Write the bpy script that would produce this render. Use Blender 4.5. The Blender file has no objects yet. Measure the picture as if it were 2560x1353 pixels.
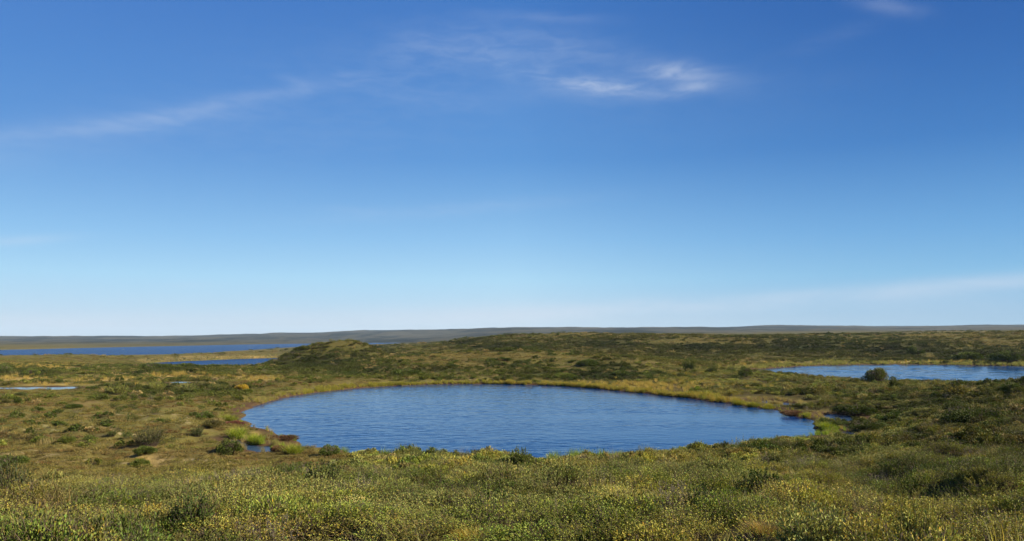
import bpy, math, random
import numpy as np
from mathutils import Vector
R = math.radians
rng = np.random.default_rng(7)
random.seed(7)
S = bpy.context.scene
COL = S.collection

# ------------------------------------------------------------------ camera
F = 2009.0                      # focal length in photograph pixels (2560 wide)
HZ = 846.0                      # eye-level row
ZC = 6.0
PITCH = math.atan((HZ - 676.5) / F)
cam = bpy.data.cameras.new('camera'); camo = bpy.data.objects.new('camera', cam); COL.objects.link(camo)
camo.location = (0, 0, ZC); camo.rotation_euler = (R(90) + PITCH, 0, 0)
cam.sensor_fit = 'HORIZONTAL'; cam.angle = 2 * math.atan(1280 / F)
cam.clip_start = 0.1; cam.clip_end = 40000
S.camera = camo

# ------------------------------------------------------------------ sun, sky, exposure
SUN_AZ, SUN_EL = R(90), R(31)   # azimuth from the view axis (+Y) towards +X
sl = bpy.data.lights.new('sun', 'SUN'); slo = bpy.data.objects.new('sun', sl); COL.objects.link(slo)
sl.energy = 5.0; sl.angle = R(0.53); sl.color = (1.0, 0.89, 0.70)
sd = Vector((math.sin(SUN_AZ) * math.cos(SUN_EL), math.cos(SUN_AZ) * math.cos(SUN_EL), math.sin(SUN_EL)))
slo.rotation_euler = sd.to_track_quat('Z', 'Y').to_euler()
S.view_settings.view_transform = 'Standard'; S.view_settings.look = 'None'
EXPO = 1.35
S.view_settings.exposure = EXPO; S.view_settings.gamma = 1.0
S.cycles.max_bounces = 6; S.cycles.transparent_max_bounces = 4
S.cycles.use_denoising = True
S.cycles.volume_bounces = 0


class NT:
    """small helper for node trees"""
    def __init__(s, tree): s.t = tree; s.n = tree.nodes; s.l = tree.links
    def new(s, typ, **kw):
        n = s.n.new(typ)
        for k, v in kw.items(): setattr(n, k, v)
        return n
    def set(s, sock, v):
        if isinstance(v, bpy.types.NodeSocket): s.l.new(v, sock)
        else: sock.default_value = v
    def math(s, op, a, b=None, c=None, clamp=False):
        n = s.new('ShaderNodeMath', operation=op, use_clamp=clamp)
        s.set(n.inputs[0], a)
        if b is not None: s.set(n.inputs[1], b)
        if c is not None: s.set(n.inputs[2], c)
        return n.outputs[0]
    def vmath(s, op, a, b=None):
        n = s.new('ShaderNodeVectorMath', operation=op); s.set(n.inputs[0], a)
        if b is not None: s.set(n.inputs[1], b)
        return n.outputs[0]
    def mix(s, f, a, b, blend='MIX'):
        n = s.new('ShaderNodeMix', data_type='RGBA', blend_type=blend); s.set(n.inputs[0], f)
        s.set(n.inputs[6], a if isinstance(a, bpy.types.NodeSocket) else (*a[:3], 1)); s.set(n.inputs[7], b if isinstance(b, bpy.types.NodeSocket) else (*b[:3], 1))
        return n.outputs[2]
    def noise(s, vec, scale, detail=4, rough=0.55, dist=0.0):
        n = s.new('ShaderNodeTexNoise'); s.set(n.inputs['Vector'], vec); n.inputs['Scale'].default_value = scale
        n.inputs['Detail'].default_value = detail; n.inputs['Roughness'].default_value = rough; n.inputs['Distortion'].default_value = dist
        return n.outputs['Fac']
    def ramp(s, f, lo, hi, a=0.0, b=1.0):
        n = s.new('ShaderNodeMapRange', interpolation_type='SMOOTHSTEP'); s.set(n.inputs[0], f)
        n.inputs[1].default_value = lo; n.inputs[2].default_value = hi; n.inputs[3].default_value = a; n.inputs[4].default_value = b
        return n.outputs[0]


W = bpy.data.worlds.new('World'); S.world = W; W.use_nodes = True
w = NT(W.node_tree); w.n.clear()
sky = w.new('ShaderNodeTexSky', sky_type='NISHITA'); sky.sun_disc = False
sky.sun_elevation = SUN_EL; sky.sun_rotation = SUN_AZ
sky.altitude = 0; sky.air_density = 1.0; sky.dust_density = 0.2; sky.ozone_density = 3.0
tc = w.new('ShaderNodeTexCoord'); D = w.vmath('NORMALIZE', tc.outputs['Generated'])
sp = w.new('ShaderNodeSeparateXYZ'); w.set(sp.inputs[0], D)
az = w.math('ARCTAN2', sp.outputs[0], sp.outputs[1]); el = w.math('ARCSINE', sp.outputs[2])
ae = w.new('ShaderNodeCombineXYZ'); w.set(ae.inputs[0], az); w.set(ae.inputs[1], el); AE = ae.outputs[0]


def azel(px, py):
    u, v = (px - 1280) / F, (676.5 - py) / F
    d = Vector((u, math.cos(PITCH) - v * math.sin(PITCH), math.sin(PITCH) + v * math.cos(PITCH))).normalized()
    return math.atan2(d.x, d.y), math.asin(d.z)


def cloud_noise(rot, sx, sy, seed, detail=6):
    m = w.new('ShaderNodeMapping'); w.set(m.inputs[0], AE); m.inputs[1].default_value = (seed, seed * 1.7, seed); m.inputs[2].default_value = (0, 0, rot); m.inputs[3].default_value = (sx, sy, 1)
    return w.noise(m.outputs[0], 1.0, detail, 0.58, 0.5)


fine = cloud_noise(R(12), 26, 95, 3.1, 8); fine2 = cloud_noise(R(-14), 14, 42, 8.3); broad = cloud_noise(R(8), 5, 16, 5.2, 4)
# wisp: x, y, half-length, half-thickness (px), tilt in degrees (up to the right positive), strength
wisps = [(1690, 178, 75, 17, -6, .55), (1500, 216, 85, 14, -7, .55), (1725, 222, 60, 12, 7, .36), (1560, 232, 260, 22, 0, .10), (1300, 165, 150, 34, -14, .17), (1430, 120, 170, 28, -12, .15),
         (1360, 44, 120, 10, -3, .12), (1080, 120, 120, 40, 5, .12), (1000, 180, 380, 80, 6, .07), (750, 205, 40, 9, -10, .18), (900, 192, 60, 8, 0, .10),
         (700, 232, 150, 10, 11, .15), (540, 266, 150, 12, 14, .17), (390, 300, 160, 13, 11, .16), (230, 328, 190, 18, 12, .13), (60, 360, 200, 36, 14, .11), (700, 340, 420, 60, 3, .07), (1060, 245, 140, 20, -6, .09), (2220, 14, 60, 14, -20, .22), (2080, 95, 80, 14, 10, .06),
         (1130, 525, 260, 14, 5, .12), (860, 524, 60, 8, 0, .07), (40, 602, 80, 8, 8, .22), (480, 712, 45, 6, 3, .14), (1700, 250, 300, 90, 0, .05),
         (2150, 733, 900, 15, 3.4, .46), (1300, 785, 700, 22, 2.5, .30), (300, 806, 500, 16, 2, .22), (80, 802, 160, 8, -4, .16), (2400, 765, 500, 26, 2, .2)]
cl = None
for i, (x, y, L, T, tilt, st) in enumerate(wisps):
    a0, e0 = azel(x, y)
    m = w.new('ShaderNodeMapping', vector_type='TEXTURE'); w.set(m.inputs[0], AE); m.inputs[1].default_value = (a0, e0, 0)
    m.inputs[2].default_value = (0, 0, R(tilt)); m.inputs[3].default_value = (L / F * 1.1, T / F * 1.1, 1)
    ln = w.new('ShaderNodeVectorMath', operation='LENGTH'); w.set(ln.inputs[0], m.outputs[0])
    g = w.math('EXPONENT', w.math('MULTIPLY', w.math('POWER', ln.outputs['Value'], 2.0), -0.75))
    f = fine if i % 3 else fine2
    tx = (w.math('ADD', w.math('MULTIPLY', w.ramp(f, .28, .70), .75), .2) if L < 140 else w.math('ADD', w.math('MULTIPLY', w.ramp(f, .30, .70), .5), .4)) if y < 600 else w.ramp(broad, .1, .8)
    v = w.math('MULTIPLY', w.math('MULTIPLY', g, tx), st * (.85 if y < 600 else 1.0))
    cl = v if cl is None else w.math('ADD', cl, v)
cl = w.math('MINIMUM', cl, 0.85)
# clear northern air: colour by elevation and by azimuth (deeper towards the right), with the sky model mixed in
lin = lambda c: tuple(((v / 255 + .055) / 1.055) ** 2.4 if v > 10 else v / 255 / 12.92 for v in c)
SKYK = 10.0 * 2 ** -EXPO
cr = w.new('ShaderNodeValToRGB'); w.set(cr.inputs[0], w.math('SQRT', w.math('MAXIMUM', w.math('DIVIDE', el, math.pi / 2), 0.0)))
stops = [(0, (198, 216, 230)), (.12, (196, 217, 234)), (.215, (171, 214, 241)), (.279, (141, 192, 234)), (.376, (90, 149, 212)), (.44, (75, 134, 203)), (.501, (64, 120, 193)), (.707, (42, 92, 166)), (1.0, (32, 76, 146))]
e = cr.color_ramp.elements
while len(e) < len(stops): e.new(0.5)
for q, (p, c) in zip(e, stops): q.position = p; q.color = (*lin(c), 1)
cz = w.new('ShaderNodeValToRGB'); w.set(cz.inputs[0], w.ramp(w.math('SINE', az), -.62, .62)); z = cz.color_ramp.elements; z.new(.5)
cz.color_ramp.elements[0].color = (.96, .98, 1.0, 1); cz.color_ramp.elements[1].color = (1, 1, 1, 1); cz.color_ramp.elements[2].color = (.53, .71, .84, 1)
czh = w.new('ShaderNodeValToRGB'); w.l.new(cz.inputs[0].links[0].from_socket, czh.inputs[0]); czh.color_ramp.elements.new(.5)
for q, c in zip(czh.color_ramp.elements, ((1.16, 1.02, 1.02, 1), (1, 1, 1, 1), (.38, .56, .71, 1))): q.color = c
clear = w.mix(1.0, cr.outputs[0], w.mix(w.ramp(el, .09, .38), cz.outputs[0], czh.outputs[0]), 'MULTIPLY')
clear = w.vmath('MULTIPLY', clear, (SKYK, SKYK * 1.015, SKYK * 1.025))
clear = w.mix(.02, clear, sky.outputs[0])
skyc = w.mix(cl, clear, tuple(SKYK * v for v in (.66, .74, .86)))
bg = w.new('ShaderNodeBackground'); w.set(bg.inputs[0], skyc); bg.inputs[1].default_value = 0.1
wo = w.new('ShaderNodeOutputWorld'); w.l.new(bg.outputs[0], wo.inputs[0])

# ------------------------------------------------------------------ projection helpers
def slope(py):
    v = (676.5 - np.asarray(py, float)) / F
    return (math.sin(PITCH) + v * math.cos(PITCH)) / (math.cos(PITCH) - v * math.sin(PITCH))


def aratio(px, py):
    v = (676.5 - np.asarray(py, float)) / F
    return ((np.asarray(px, float) - 1280) / F) / (math.cos(PITCH) - v * math.sin(PITCH))


def project(X, Y, Z):
    Yc = np.maximum(Y, 0.5)
    dz = Z - ZC
    dep = Yc * math.cos(PITCH) + dz * math.sin(PITCH)
    up = -Yc * math.sin(PITCH) + dz * math.cos(PITCH)
    dep = np.maximum(dep, 0.3)
    return 1280 + F * X / dep, 676.5 - F * up / dep


def onlevel(px, py, z):
    Y = (z - ZC) / slope(py)
    return aratio(px, py) * Y, Y


# ------------------------------------------------------------------ noise
def _hash(ix, iy, seed):
    h = (ix.astype(np.int64) * 374761393 + iy.astype(np.int64) * 668265263 + seed * 974711) & 0x7fffffff
    h = ((h ^ (h >> 13)) * 1274126177) & 0x7fffffff
    return ((h ^ (h >> 16)) & 0xffff) / 65535.0


def vnoise(x, y, seed=0):
    ix, iy = np.floor(x), np.floor(y); fx, fy = x - ix, y - iy
    fx = fx * fx * fx * (fx * (fx * 6 - 15) + 10); fy = fy * fy * fy * (fy * (fy * 6 - 15) + 10)
    a = _hash(ix, iy, seed); b = _hash(ix + 1, iy, seed); c = _hash(ix, iy + 1, seed); d = _hash(ix + 1, iy + 1, seed)
    return (a + (b - a) * fx) * (1 - fy) + (c + (d - c) * fx) * fy


def fbm(x, y, scale, seed=0, oct=3):
    """scale in metres; result about 0..1"""
    t, amp, tot = 0, 1.0, 0
    ca, sa = math.cos(0.6), math.sin(0.6)
    x, y = x / scale, y / scale
    for o in range(oct):
        t = t + amp * vnoise(x + 17.3 * o, y - 9.1 * o, seed + o); tot += amp; amp *= 0.5
        x, y = (x * ca - y * sa) * 2.03, (x * sa + y * ca) * 2.03
    return np.clip((t / tot - 0.5) * 1.5 + 0.5, 0, 1)


def sstep(lo, hi, v):
    t = np.clip((v - lo) / (hi - lo), 0, 1)
    return t * t * (3 - 2 * t)


# ------------------------------------------------------------------ water outlines (traced, put on their level)
PONDS = {
    'main': (0.0, [(608, 1027), (640, 1014), (690, 999), (740, 989), (820, 978), (900, 970), (1000, 964), (1100, 961), (1200, 960), (1300, 961.5), (1400, 965.5), (1480, 971), (1560, 979),
                   (1640, 987), (1700, 993.5), (1760, 1001), (1800, 1007), (1826, 1007), (1850, 1014), (1890, 1020), (1945, 1024), (1955, 1034), (1985, 1043), (2020, 1047), (2036, 1050),
                   (2036, 1062), (2046, 1076), (2062, 1084), (2030, 1089), (1980, 1098), (1900, 1112), (1800, 1128), (1700, 1141), (1500, 1153), (1280, 1156), (1100, 1153), (960, 1145), (900, 1138),
                   (862, 1133), (851, 1125), (800, 1121), (766, 1118), (750, 1107), (720, 1096), (697, 1092), (690, 1081), (660, 1075), (626, 1068), (618, 1065), (630, 1059), (598, 1051), (597, 1048), (620, 1037), (604, 1032)]),
    'left_pool': (0.1, [(574, 1101), (592, 1098), (602, 1107), (640, 1117), (676, 1116), (684, 1128), (662, 1135), (640, 1129), (615, 1126), (598, 1114), (580, 1108)]),
    'right_inlet': (0.03, [(2056, 1040), (2076, 1035), (2110, 1039), (2156, 1046), (2122, 1055), (2084, 1055), (2064, 1048)]),
    'right_pool': (0.03, [(2074, 1087), (2100, 1079), (2152, 1082), (2150, 1092), (2112, 1097), (2088, 1095)]),
    'channel': (0.03, [(1880, 1001), (1920, 1002), (1960, 1006), (2000, 1012), (1985, 1017), (1930, 1011), (1895, 1007)]),
    'bog_pool': (0.4, [(-60, 969), (20, 970), (60, 968.5), (110, 967), (150, 968), (197, 967), (186, 971), (135, 976), (104, 972.5), (76, 975.5), (30, 973), (-60, 975.5)]),
    'small_bog_pool': (0.4, [(424, 957), (450, 954), (482, 957), (465, 960), (440, 960)]),
    'right': (0.0, [(1828, 929), (1888, 923.5), (1960, 918.5), (2040, 914.5), (2120, 912.5), (2250, 911.5), (2400, 913.5), (2560, 916), (2800, 919), (3100, 935), (2900, 966), (2560, 962), (2400, 960), (2300, 959),
                    (2200, 957), (2120, 950), (2040, 945), (1960, 940), (1890, 934)]),
    'mid_left': (-3.0, [(340, 910.5), (410, 905.5), (520, 901), (600, 897.5), (700, 895), (780, 894), (780, 917), (640, 921), (500, 921), (400, 919.5)]),
    'far': (-6.0, [(-900, 884), (0, 875.5), (200, 870), (400, 866), (600, 861.5), (800, 858.5), (900, 857.6), (1020, 857), (1005, 859), (960, 861), (900, 862.5), (780, 867), (700, 871), (600, 879), (540, 881),
                   (548, 885), (480, 887.5), (400, 889), (300, 890.5), (180, 894), (110, 897), (0, 898), (-900, 912)]),
}


def smooth_poly(P, it=2):
    for _ in range(it):
        Q = np.roll(P, -1, 0); n = np.empty((len(P) * 2, 2)); n[0::2] = P * .75 + Q * .25; n[1::2] = P * .25 + Q * .75; P = n
    return P


POLY = {}
for k, (lv, pts) in PONDS.items():
    a = np.array(pts, float); X, Y = onlevel(a[:, 0], a[:, 1], lv)
    P = smooth_poly(np.stack([X, Y], 1), 1 if k in ('main', 'left_pool') else 2)
    # ragged shore: subdivide and jitter by noise
    if k in ('main', 'right', 'left_pool', 'right_inlet', 'right_pool'):
        out = []
        for i in range(len(P)):
            p, q = P[i], P[(i + 1) % len(P)]; n = max(1, int(np.hypot(*(q - p)) / .5))
            for j in range(n): out.append(p + (q - p) * j / n)
        P = np.array(out); j = .55 if k in ('main', 'right') else .3
        P = P + j * np.stack([fbm(P[:, 0], P[:, 1], 1.6, 3) - .5, fbm(P[:, 0], P[:, 1], 1.6, 9) - .5], 1)
    POLY[k] = P


def sdist(X, Y, P, pad):
    """signed distance to polygon (negative inside); far points get pad"""
    out = np.full(X.shape, float(pad)); lo, hi = P.min(0) - pad, P.max(0) + pad
    sel = (X > lo[0]) & (X < hi[0]) & (Y > lo[1]) & (Y < hi[1])
    x, y = X[sel], Y[sel]
    if x.size == 0: return out
    res = np.empty(x.size)
    Q = np.roll(P, -1, 0); d = Q - P; L2 = np.maximum((d ** 2).sum(1), 1e-9)
    for s in range(0, x.size, 20000):
        xs, ys = x[s:s + 20000, None], y[s:s + 20000, None]
        best = np.full(xs.shape[0], 1e9); ins = np.zeros(xs.shape[0], bool)
        for c in range(0, len(P), 64):
            p, q, dd, l2 = P[c:c + 64], Q[c:c + 64], d[c:c + 64], L2[c:c + 64]
            t = np.clip(((xs - p[:, 0]) * dd[:, 0] + (ys - p[:, 1]) * dd[:, 1]) / l2, 0, 1)
            e = (xs - p[:, 0] - t * dd[:, 0]) ** 2 + (ys - p[:, 1] - t * dd[:, 1]) ** 2
            best = np.minimum(best, e.min(1))
            cr = ((p[:, 1] > ys) != (q[:, 1] > ys)) & (xs < (q[:, 0] - p[:, 0]) * (ys - p[:, 1]) / np.where(np.abs(q[:, 1] - p[:, 1]) < 1e-9, 1e-9, q[:, 1] - p[:, 1]) + p[:, 0])
            ins ^= (cr.sum(1) % 2 == 1)
        res[s:s + 20000] = np.where(ins, -1, 1) * np.sqrt(best)
    out[sel] = np.minimum(res, pad)
    return out


# ------------------------------------------------------------------ terrain: profiles along sight columns, (distance, photo row) or (distance, 'z', height)
NEAR = [(-20, 'z', 4.6), (0, 'z', 4.45), (7, 'z', 4.15)]
FARL = lambda sky, mid: [(1000, 'z', -5.5), (1600, 'z', -5.0), (2600, mid), (5000, sky), (9000, sky + 5)]
PROF = {
    -900: NEAR + [(13, 'z', 3.3), (22, 'z', 2.2), (34, 'z', 1.0), (55, 'z', .8), (90, 'z', .7), (150, 'z', .5), (262, 'z', -1.5), (420, 'z', -4.5), (560, 'z', -5.8)] + FARL(845, 860),
    0: NEAR + [(13, 'z', 3.2), (20, 'z', 2.12), (28, 'z', 1.05), (36, 'z', .75), (60, 'z', .55), (90, 'z', .5), (120, 'z', .3), (160, 'z', -.1), (262, 'z', -1.2), (400, 'z', -4.2), (520, 'z', -5.8)] + FARL(843.5, 852),
    350: NEAR + [(13, 'z', 3.25), (20, 'z', 2.2), (28, 'z', 1.05), (36, 'z', .65), (60, 'z', .5), (90, 'z', .5), (120, 'z', .3), (160, 'z', -.2), (262, 'z', -2.0), (350, 'z', -2.6), (480, 'z', -4.5), (600, 'z', -5.8)] + FARL(842, 852),
    620: NEAR + [(13, 'z', 3.3), (21, 'z', 2.2), (29, 'z', 1.0), (36, 'z', .5), (60, 'z', .4), (90, 'z', .5), (120, 'z', .4), (160, 'z', .1), (262, 'z', -2.6), (400, 'z', -2.2), (600, 'z', -4.0), (750, 'z', -5.8)] + FARL(838, 849),
    860: NEAR + [(13, 'z', 3.35), (22, 'z', 2.28), (31, 'z', .95), (38, 'z', .3), (60, 'z', .4), (100, 'z', .7), (130, 'z', .5), (160, 'z', .8), (262, 'z', -1.5), (450, 'z', -1.5), (800, 'z', -4), (1200, 'z', -5.5)] + [(1700, 'z', -6.2), (2150, 'z', -5.8), (2600, 850), (4500, 831), (9000, 836)],
    1050: NEAR + [(13, 'z', 3.35), (22, 'z', 2.3), (31, 'z', .95), (40, 'z', .2), (60, 'z', .2), (98, 'z', .3), (112, 'z', .8), (132, 'z', 2.2), (150, 'z', 2.9), (185, 'z', 1.2), (300, 'z', .5), (450, 866), (800, 862), (1500, 858), (2300, 851), (4200, 825.5), (9000, 830)],
    1280: NEAR + [(13, 'z', 3.35), (22, 'z', 2.33), (31, 'z', .98), (40, 'z', .2), (60, 'z', .2), (106, 'z', .3), (118, 'z', .9), (140, 'z', 2.8), (154, 'z', 3.4), (190, 'z', 1.8), (260, 872), (380, 843), (480, 849), (800, 846), (1500, 842), (2600, 832), (4000, 821), (9000, 826)],
    1560: NEAR + [(13, 'z', 3.35), (22, 'z', 2.33), (31, 'z', .98), (41, 'z', .2), (60, 'z', .2), (93, 'z', .3), (112, 'z', .8), (135, 'z', 2.0), (155, 'z', 2.3), (190, 'z', 1.6), (260, 866), (370, 838), (500, 845), (800, 840), (1500, 836), (2600, 829), (3900, 820), (9000, 825)],
    1800: NEAR + [(13, 'z', 3.25), (22, 'z', 2.32), (31, 'z', 1.1), (42, 'z', .3), (60, 'z', .2), (80, 'z', .3), (105, 'z', .7), (130, 'z', .8), (165, 'z', .8), (190, 'z', 1.0), (260, 870), (400, 843), (520, 848), (800, 840), (1500, 834), (2600, 827), (3800, 819), (9000, 824)],
    2100: NEAR + [(13, 'z', 3.3), (22, 'z', 2.3), (31, 'z', 1.4), (42, 'z', .6), (52, 'z', .2), (60, 'z', .3), (80, 'z', .6), (105, 'z', .5), (118, 'z', .3), (150, 'z', .2), (185, 'z', .5), (220, 889), (300, 862), (420, 840), (520, 844), (800, 836), (1500, 830), (2600, 824), (3700, 817), (9000, 822)],
    2400: NEAR + [(13, 'z', 3.45), (20, 'z', 2.75), (30, 'z', 2.1), (42, 'z', 1.7), (60, 'z', 1.2), (80, 'z', .9), (96, 'z', .5), (115, 'z', 0), (150, 'z', 0), (185, 'z', .5), (220, 889), (300, 858), (430, 837), (520, 841), (800, 832), (1500, 828), (2600, 822), (3600, 815), (9000, 820)],
    2620: NEAR + [(13, 'z', 3.6), (20, 'z', 3.0), (30, 'z', 2.5), (42, 'z', 2.2), (60, 'z', 1.9), (76, 'z', 1.6), (96, 'z', .6), (115, 'z', 0), (150, 'z', 0), (180, 'z', .5), (215, 889), (300, 856), (430, 835), (520, 839), (800, 830), (1500, 826), (2600, 820), (3600, 813), (9000, 818)],
    3200: NEAR + [(13, 'z', 3.8), (20, 'z', 3.4), (30, 'z', 3.0), (42, 'z', 2.8), (60, 'z', 2.6), (76, 'z', 2.3), (96, 'z', 1.2), (115, 'z', .4), (150, 'z', .4), (180, 'z', .8), (215, 889), (300, 850), (430, 822), (520, 824), (800, 826), (1500, 822), (2600, 816), (3600, 809), (9000, 814)],
}


def pchip(x, y, xq):
    h = np.diff(x); dl = np.diff(y) / h; m = np.zeros(len(x))
    for i in range(1, len(x) - 1):
        if dl[i - 1] * dl[i] > 0:
            w1, w2 = 2 * h[i] + h[i - 1], h[i] + 2 * h[i - 1]; m[i] = (w1 + w2) / (w1 / dl[i - 1] + w2 / dl[i])
    m[0], m[-1] = dl[0], dl[-1]
    i = np.clip(np.searchsorted(x, xq) - 1, 0, len(x) - 2); t = np.clip((xq - x[i]) / h[i], 0, 1)
    return y[i] * (1 + 2 * t) * (1 - t) ** 2 + m[i] * h[i] * t * (1 - t) ** 2 + y[i + 1] * t * t * (3 - 2 * t) + m[i + 1] * h[i] * t * t * (t - 1)


wy = lambda Y: np.log(np.maximum(np.asarray(Y, float), -29) + 30)      # warped distance
GY = np.linspace(wy(-25), wy(12000), 900)
PC = sorted(PROF); PA = np.array([(c - 1280) / F for c in PC])
rows = []
for c in PC:
    ys, zs = [], []
    for n in PROF[c]:
        ys.append(n[0]); zs.append(n[2] if n[1] == 'z' else ZC + float(slope(n[1])) * n[0])
    rows.append(pchip(wy(ys), np.array(zs), GY))
GZ = np.array(rows)


def base_height(X, Y):
    """profiles interpolated along distance and (Catmull-Rom) across sight columns"""
    a = X / np.maximum(Y, 6.0); a = np.clip(a, PA[0], PA[-1])
    gi = np.clip((wy(Y) - GY[0]) / (GY[1] - GY[0]), 0, len(GY) - 1.001); i = gi.astype(int); ft = gi - i
    k = np.clip(np.searchsorted(PA, a) - 1, 0, len(PA) - 2); t = (a - PA[k]) / (PA[k + 1] - PA[k])
    val = lambda kk: GZ[kk, i] * (1 - ft) + GZ[kk, i + 1] * ft
    k0, k1, k2, k3 = np.maximum(k - 1, 0), k, k + 1, np.minimum(k + 2, len(PA) - 1)
    p0, p1, p2, p3 = val(k0), val(k1), val(k2), val(k3); h = PA[k2] - PA[k1]
    m1 = np.where(k0 == k1, (p2 - p1), (p2 - p0) / (PA[k2] - PA[k0] + 1e-9) * h) * .8; m2 = np.where(k3 == k2, (p2 - p1), (p3 - p1) / (PA[k3] - PA[k1] + 1e-9) * h) * .8
    return p1 * (1 + 2 * t) * (1 - t) ** 2 + m1 * t * (1 - t) ** 2 + p2 * t * t * (3 - 2 * t) + m2 * t * t * (t - 1)


# hillocks: photo column, photo row of the top, distance, half-width across, half-depth, height above the ground there
HILLS = [(828, 182, 9.5, 13, 3.2), (900, 184, 7.0, 11, 2.4), (752, 178, 5.0, 9, 1.3), (1545, 134, 7, 10, .9), (1330, 150, 10, 12, .5), (185, 330, 18, 24, 1.9), (80, 400, 30, 30, 1.6), (1195, 520, 22, 30, 3.2), (330, 300, 20, 16, .7),
         (2450, 300, 24, 30, 2.2), (2250, 262, 20, 26, 1.6), (1960, 300, 26, 30, 1.8), (1700, 300, 24, 30, 1.6), (2520, 66, 9, 9, .5), (2300, 85, 8, 8, .35)]
SMALL = ('right_inlet', 'right_pool', 'channel', 'left_pool', 'bog_pool', 'small_bog_pool')


def height(X, Y, micro=True):
    X = np.asarray(X, float); Y = np.asarray(Y, float)
    z = base_height(X, Y)
    for c, d, wx, wd, h in HILLS:
        x0 = (c - 1280) / F * d
        r = ((X - x0) / wx) ** 2 + ((Y - d) / wd) ** 2
        z = z + h * np.exp(-r * (.9 + .1 * r))
    dist = np.hypot(X, Y)
    z = z + (fbm(X, Y, 14, 21) - .5) * .5 * sstep(20, 90, dist) + (fbm(X, Y, 90, 22) - .5) * 3.0 * sstep(120, 600, dist) + (fbm(X, Y, 500, 25) - .5) * 16 * sstep(1200, 4500, dist) + (fbm(X, Y * .5, 160, 27) - .5) * 6 * sstep(900, 2500, dist)
    if micro:
        n = fbm(X, Y, 2.2, 31, 3)
        z = z + (np.abs(n - .5) - .15) * -.22 * sstep(10, 30, dist) * (1 - sstep(300, 500, dist)) + (fbm(X, Y, .8, 35, 2) - .5) * .10 * (1 - sstep(60, 120, dist)) + ((fbm(X, Y, 2.1, 37, 2) - .5) * .42 + (fbm(X, Y, .9, 39, 2) - .5) * .16) * sstep(4, 8, dist) * (1 - sstep(60, 90, dist))
    near = np.full(X.shape, 99.0); small = np.full(X.shape, 99.0)
    for k, P in POLY.items():
        lv = PONDS[k][0]
        bl = {'main': 5.0, 'right': 7.0, 'mid_left': 14.0, 'far': 40.0, 'left_pool': 3.5, 'right_inlet': 5.0, 'right_pool': 5.0, 'channel': 4.0, 'bog_pool': 6.0, 'small_bog_pool': 5.0}.get(k, 2.0)
        sdv = sdist(X, Y, P, bl * 1.6)
        t = sstep(0, bl, sdv)
        lip = lv + np.minimum(.10 + .05 * np.maximum(sdv, 0), .3) * (1 if k not in ('far', 'mid_left') else 3)
        lip = np.where(sdv < .25, lv + .1 * sdv / .25, lip)
        zz = np.where(sdv > 0, lip + (np.maximum(z, lip) - lip) * t, lv + np.maximum(sdv * .35, -1.2))
        z = np.where(sdv < bl, np.minimum(z, zz) if k in SMALL else zz, z)
        if k in SMALL: small = np.minimum(small, sdist(X, Y, P, 9.0))
        near = np.where(sdv < near, sdv, near) if k not in ('far',) else near
    height.small = small
    return z, near


# ------------------------------------------------------------------ object helpers
def mesh_np(name, V, Fq, mats=(), attrs=None, smooth=False, sizes=None):
    """V (n,3); Fq (m,k) faces of equal size, or a list of such arrays"""
    me = bpy.data.meshes.new(name)
    if not isinstance(Fq, (list, tuple)): Fq = [Fq]
    Fq = [np.asarray(f) for f in Fq if len(f)]
    me.vertices.add(len(V)); me.vertices.foreach_set('co', np.asarray(V, np.float32).ravel())
    if Fq:
        loops = np.concatenate([f.ravel() for f in Fq]); cnt = np.concatenate([np.full(len(f), f.shape[1]) for f in Fq])
        me.loops.add(len(loops)); me.loops.foreach_set('vertex_index', loops.astype(np.int32))
        me.polygons.add(len(cnt)); st = np.concatenate([[0], np.cumsum(cnt)[:-1]])
        me.polygons.foreach_set('loop_start', st.astype(np.int32))
        if smooth: me.polygons.foreach_set('use_smooth', np.ones(len(cnt), bool))
    for m in mats: me.materials.append(m)
    for k, (typ, dom, dat) in (attrs or {}).items():
        a = me.attributes.new(k, typ, dom)
        key = {'FLOAT': 'value', 'INT': 'value', 'FLOAT_COLOR': 'color', 'FLOAT_VECTOR': 'vector'}[typ]
        a.data.foreach_set(key, np.asarray(dat, np.int32 if typ == 'INT' else np.float32).ravel())
    me.update(calc_edges=True); me.validate()
    return me


def link(name, me, parent=None):
    o = bpy.data.objects.new(name, me); COL.objects.link(o)
    if parent: o.parent = parent
    return o


def tag(o, label=None, cat=None, group=None, kind=None):
    if label: o['label'] = label
    if cat: o['category'] = cat
    if group: o['group'] = group
    if kind: o['kind'] = kind
    return o


def mat(name):
    m = bpy.data.materials.new(name); m.use_nodes = True; t = NT(m.node_tree); t.n.clear()
    out = t.new('ShaderNodeOutputMaterial')
    return m, t, out

#@@GROUND
# ------------------------------------------------------------------ ground sheet
NR, NC = 1250, 760
tY = np.linspace(wy(-22), wy(7000), NR); Yr = np.exp(tY) - 30
ua = np.linspace(-1, 1, NC); ua = np.sign(ua) * (.82 * np.abs(ua) + .18 * np.abs(ua) ** 3) * 1.15
YY = np.repeat(Yr[:, None], NC, 1); XX = ua[None, :] * (np.maximum(YY, -5) + 24)
ZZ, NEARW = height(XX.ravel(), YY.ravel())
V = np.stack([XX.ravel(), YY.ravel(), ZZ], 1)
idx = np.arange(NR * NC).reshape(NR, NC)
Q = np.stack([idx[:-1, :-1], idx[:-1, 1:], idx[1:, 1:], idx[1:, :-1]], -1).reshape(-1, 4)


def blob(px, py, cx, cy, rx, ry):
    return np.exp(-(((px - cx) / rx) ** 2 + ((py - cy) / ry) ** 2))


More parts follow.
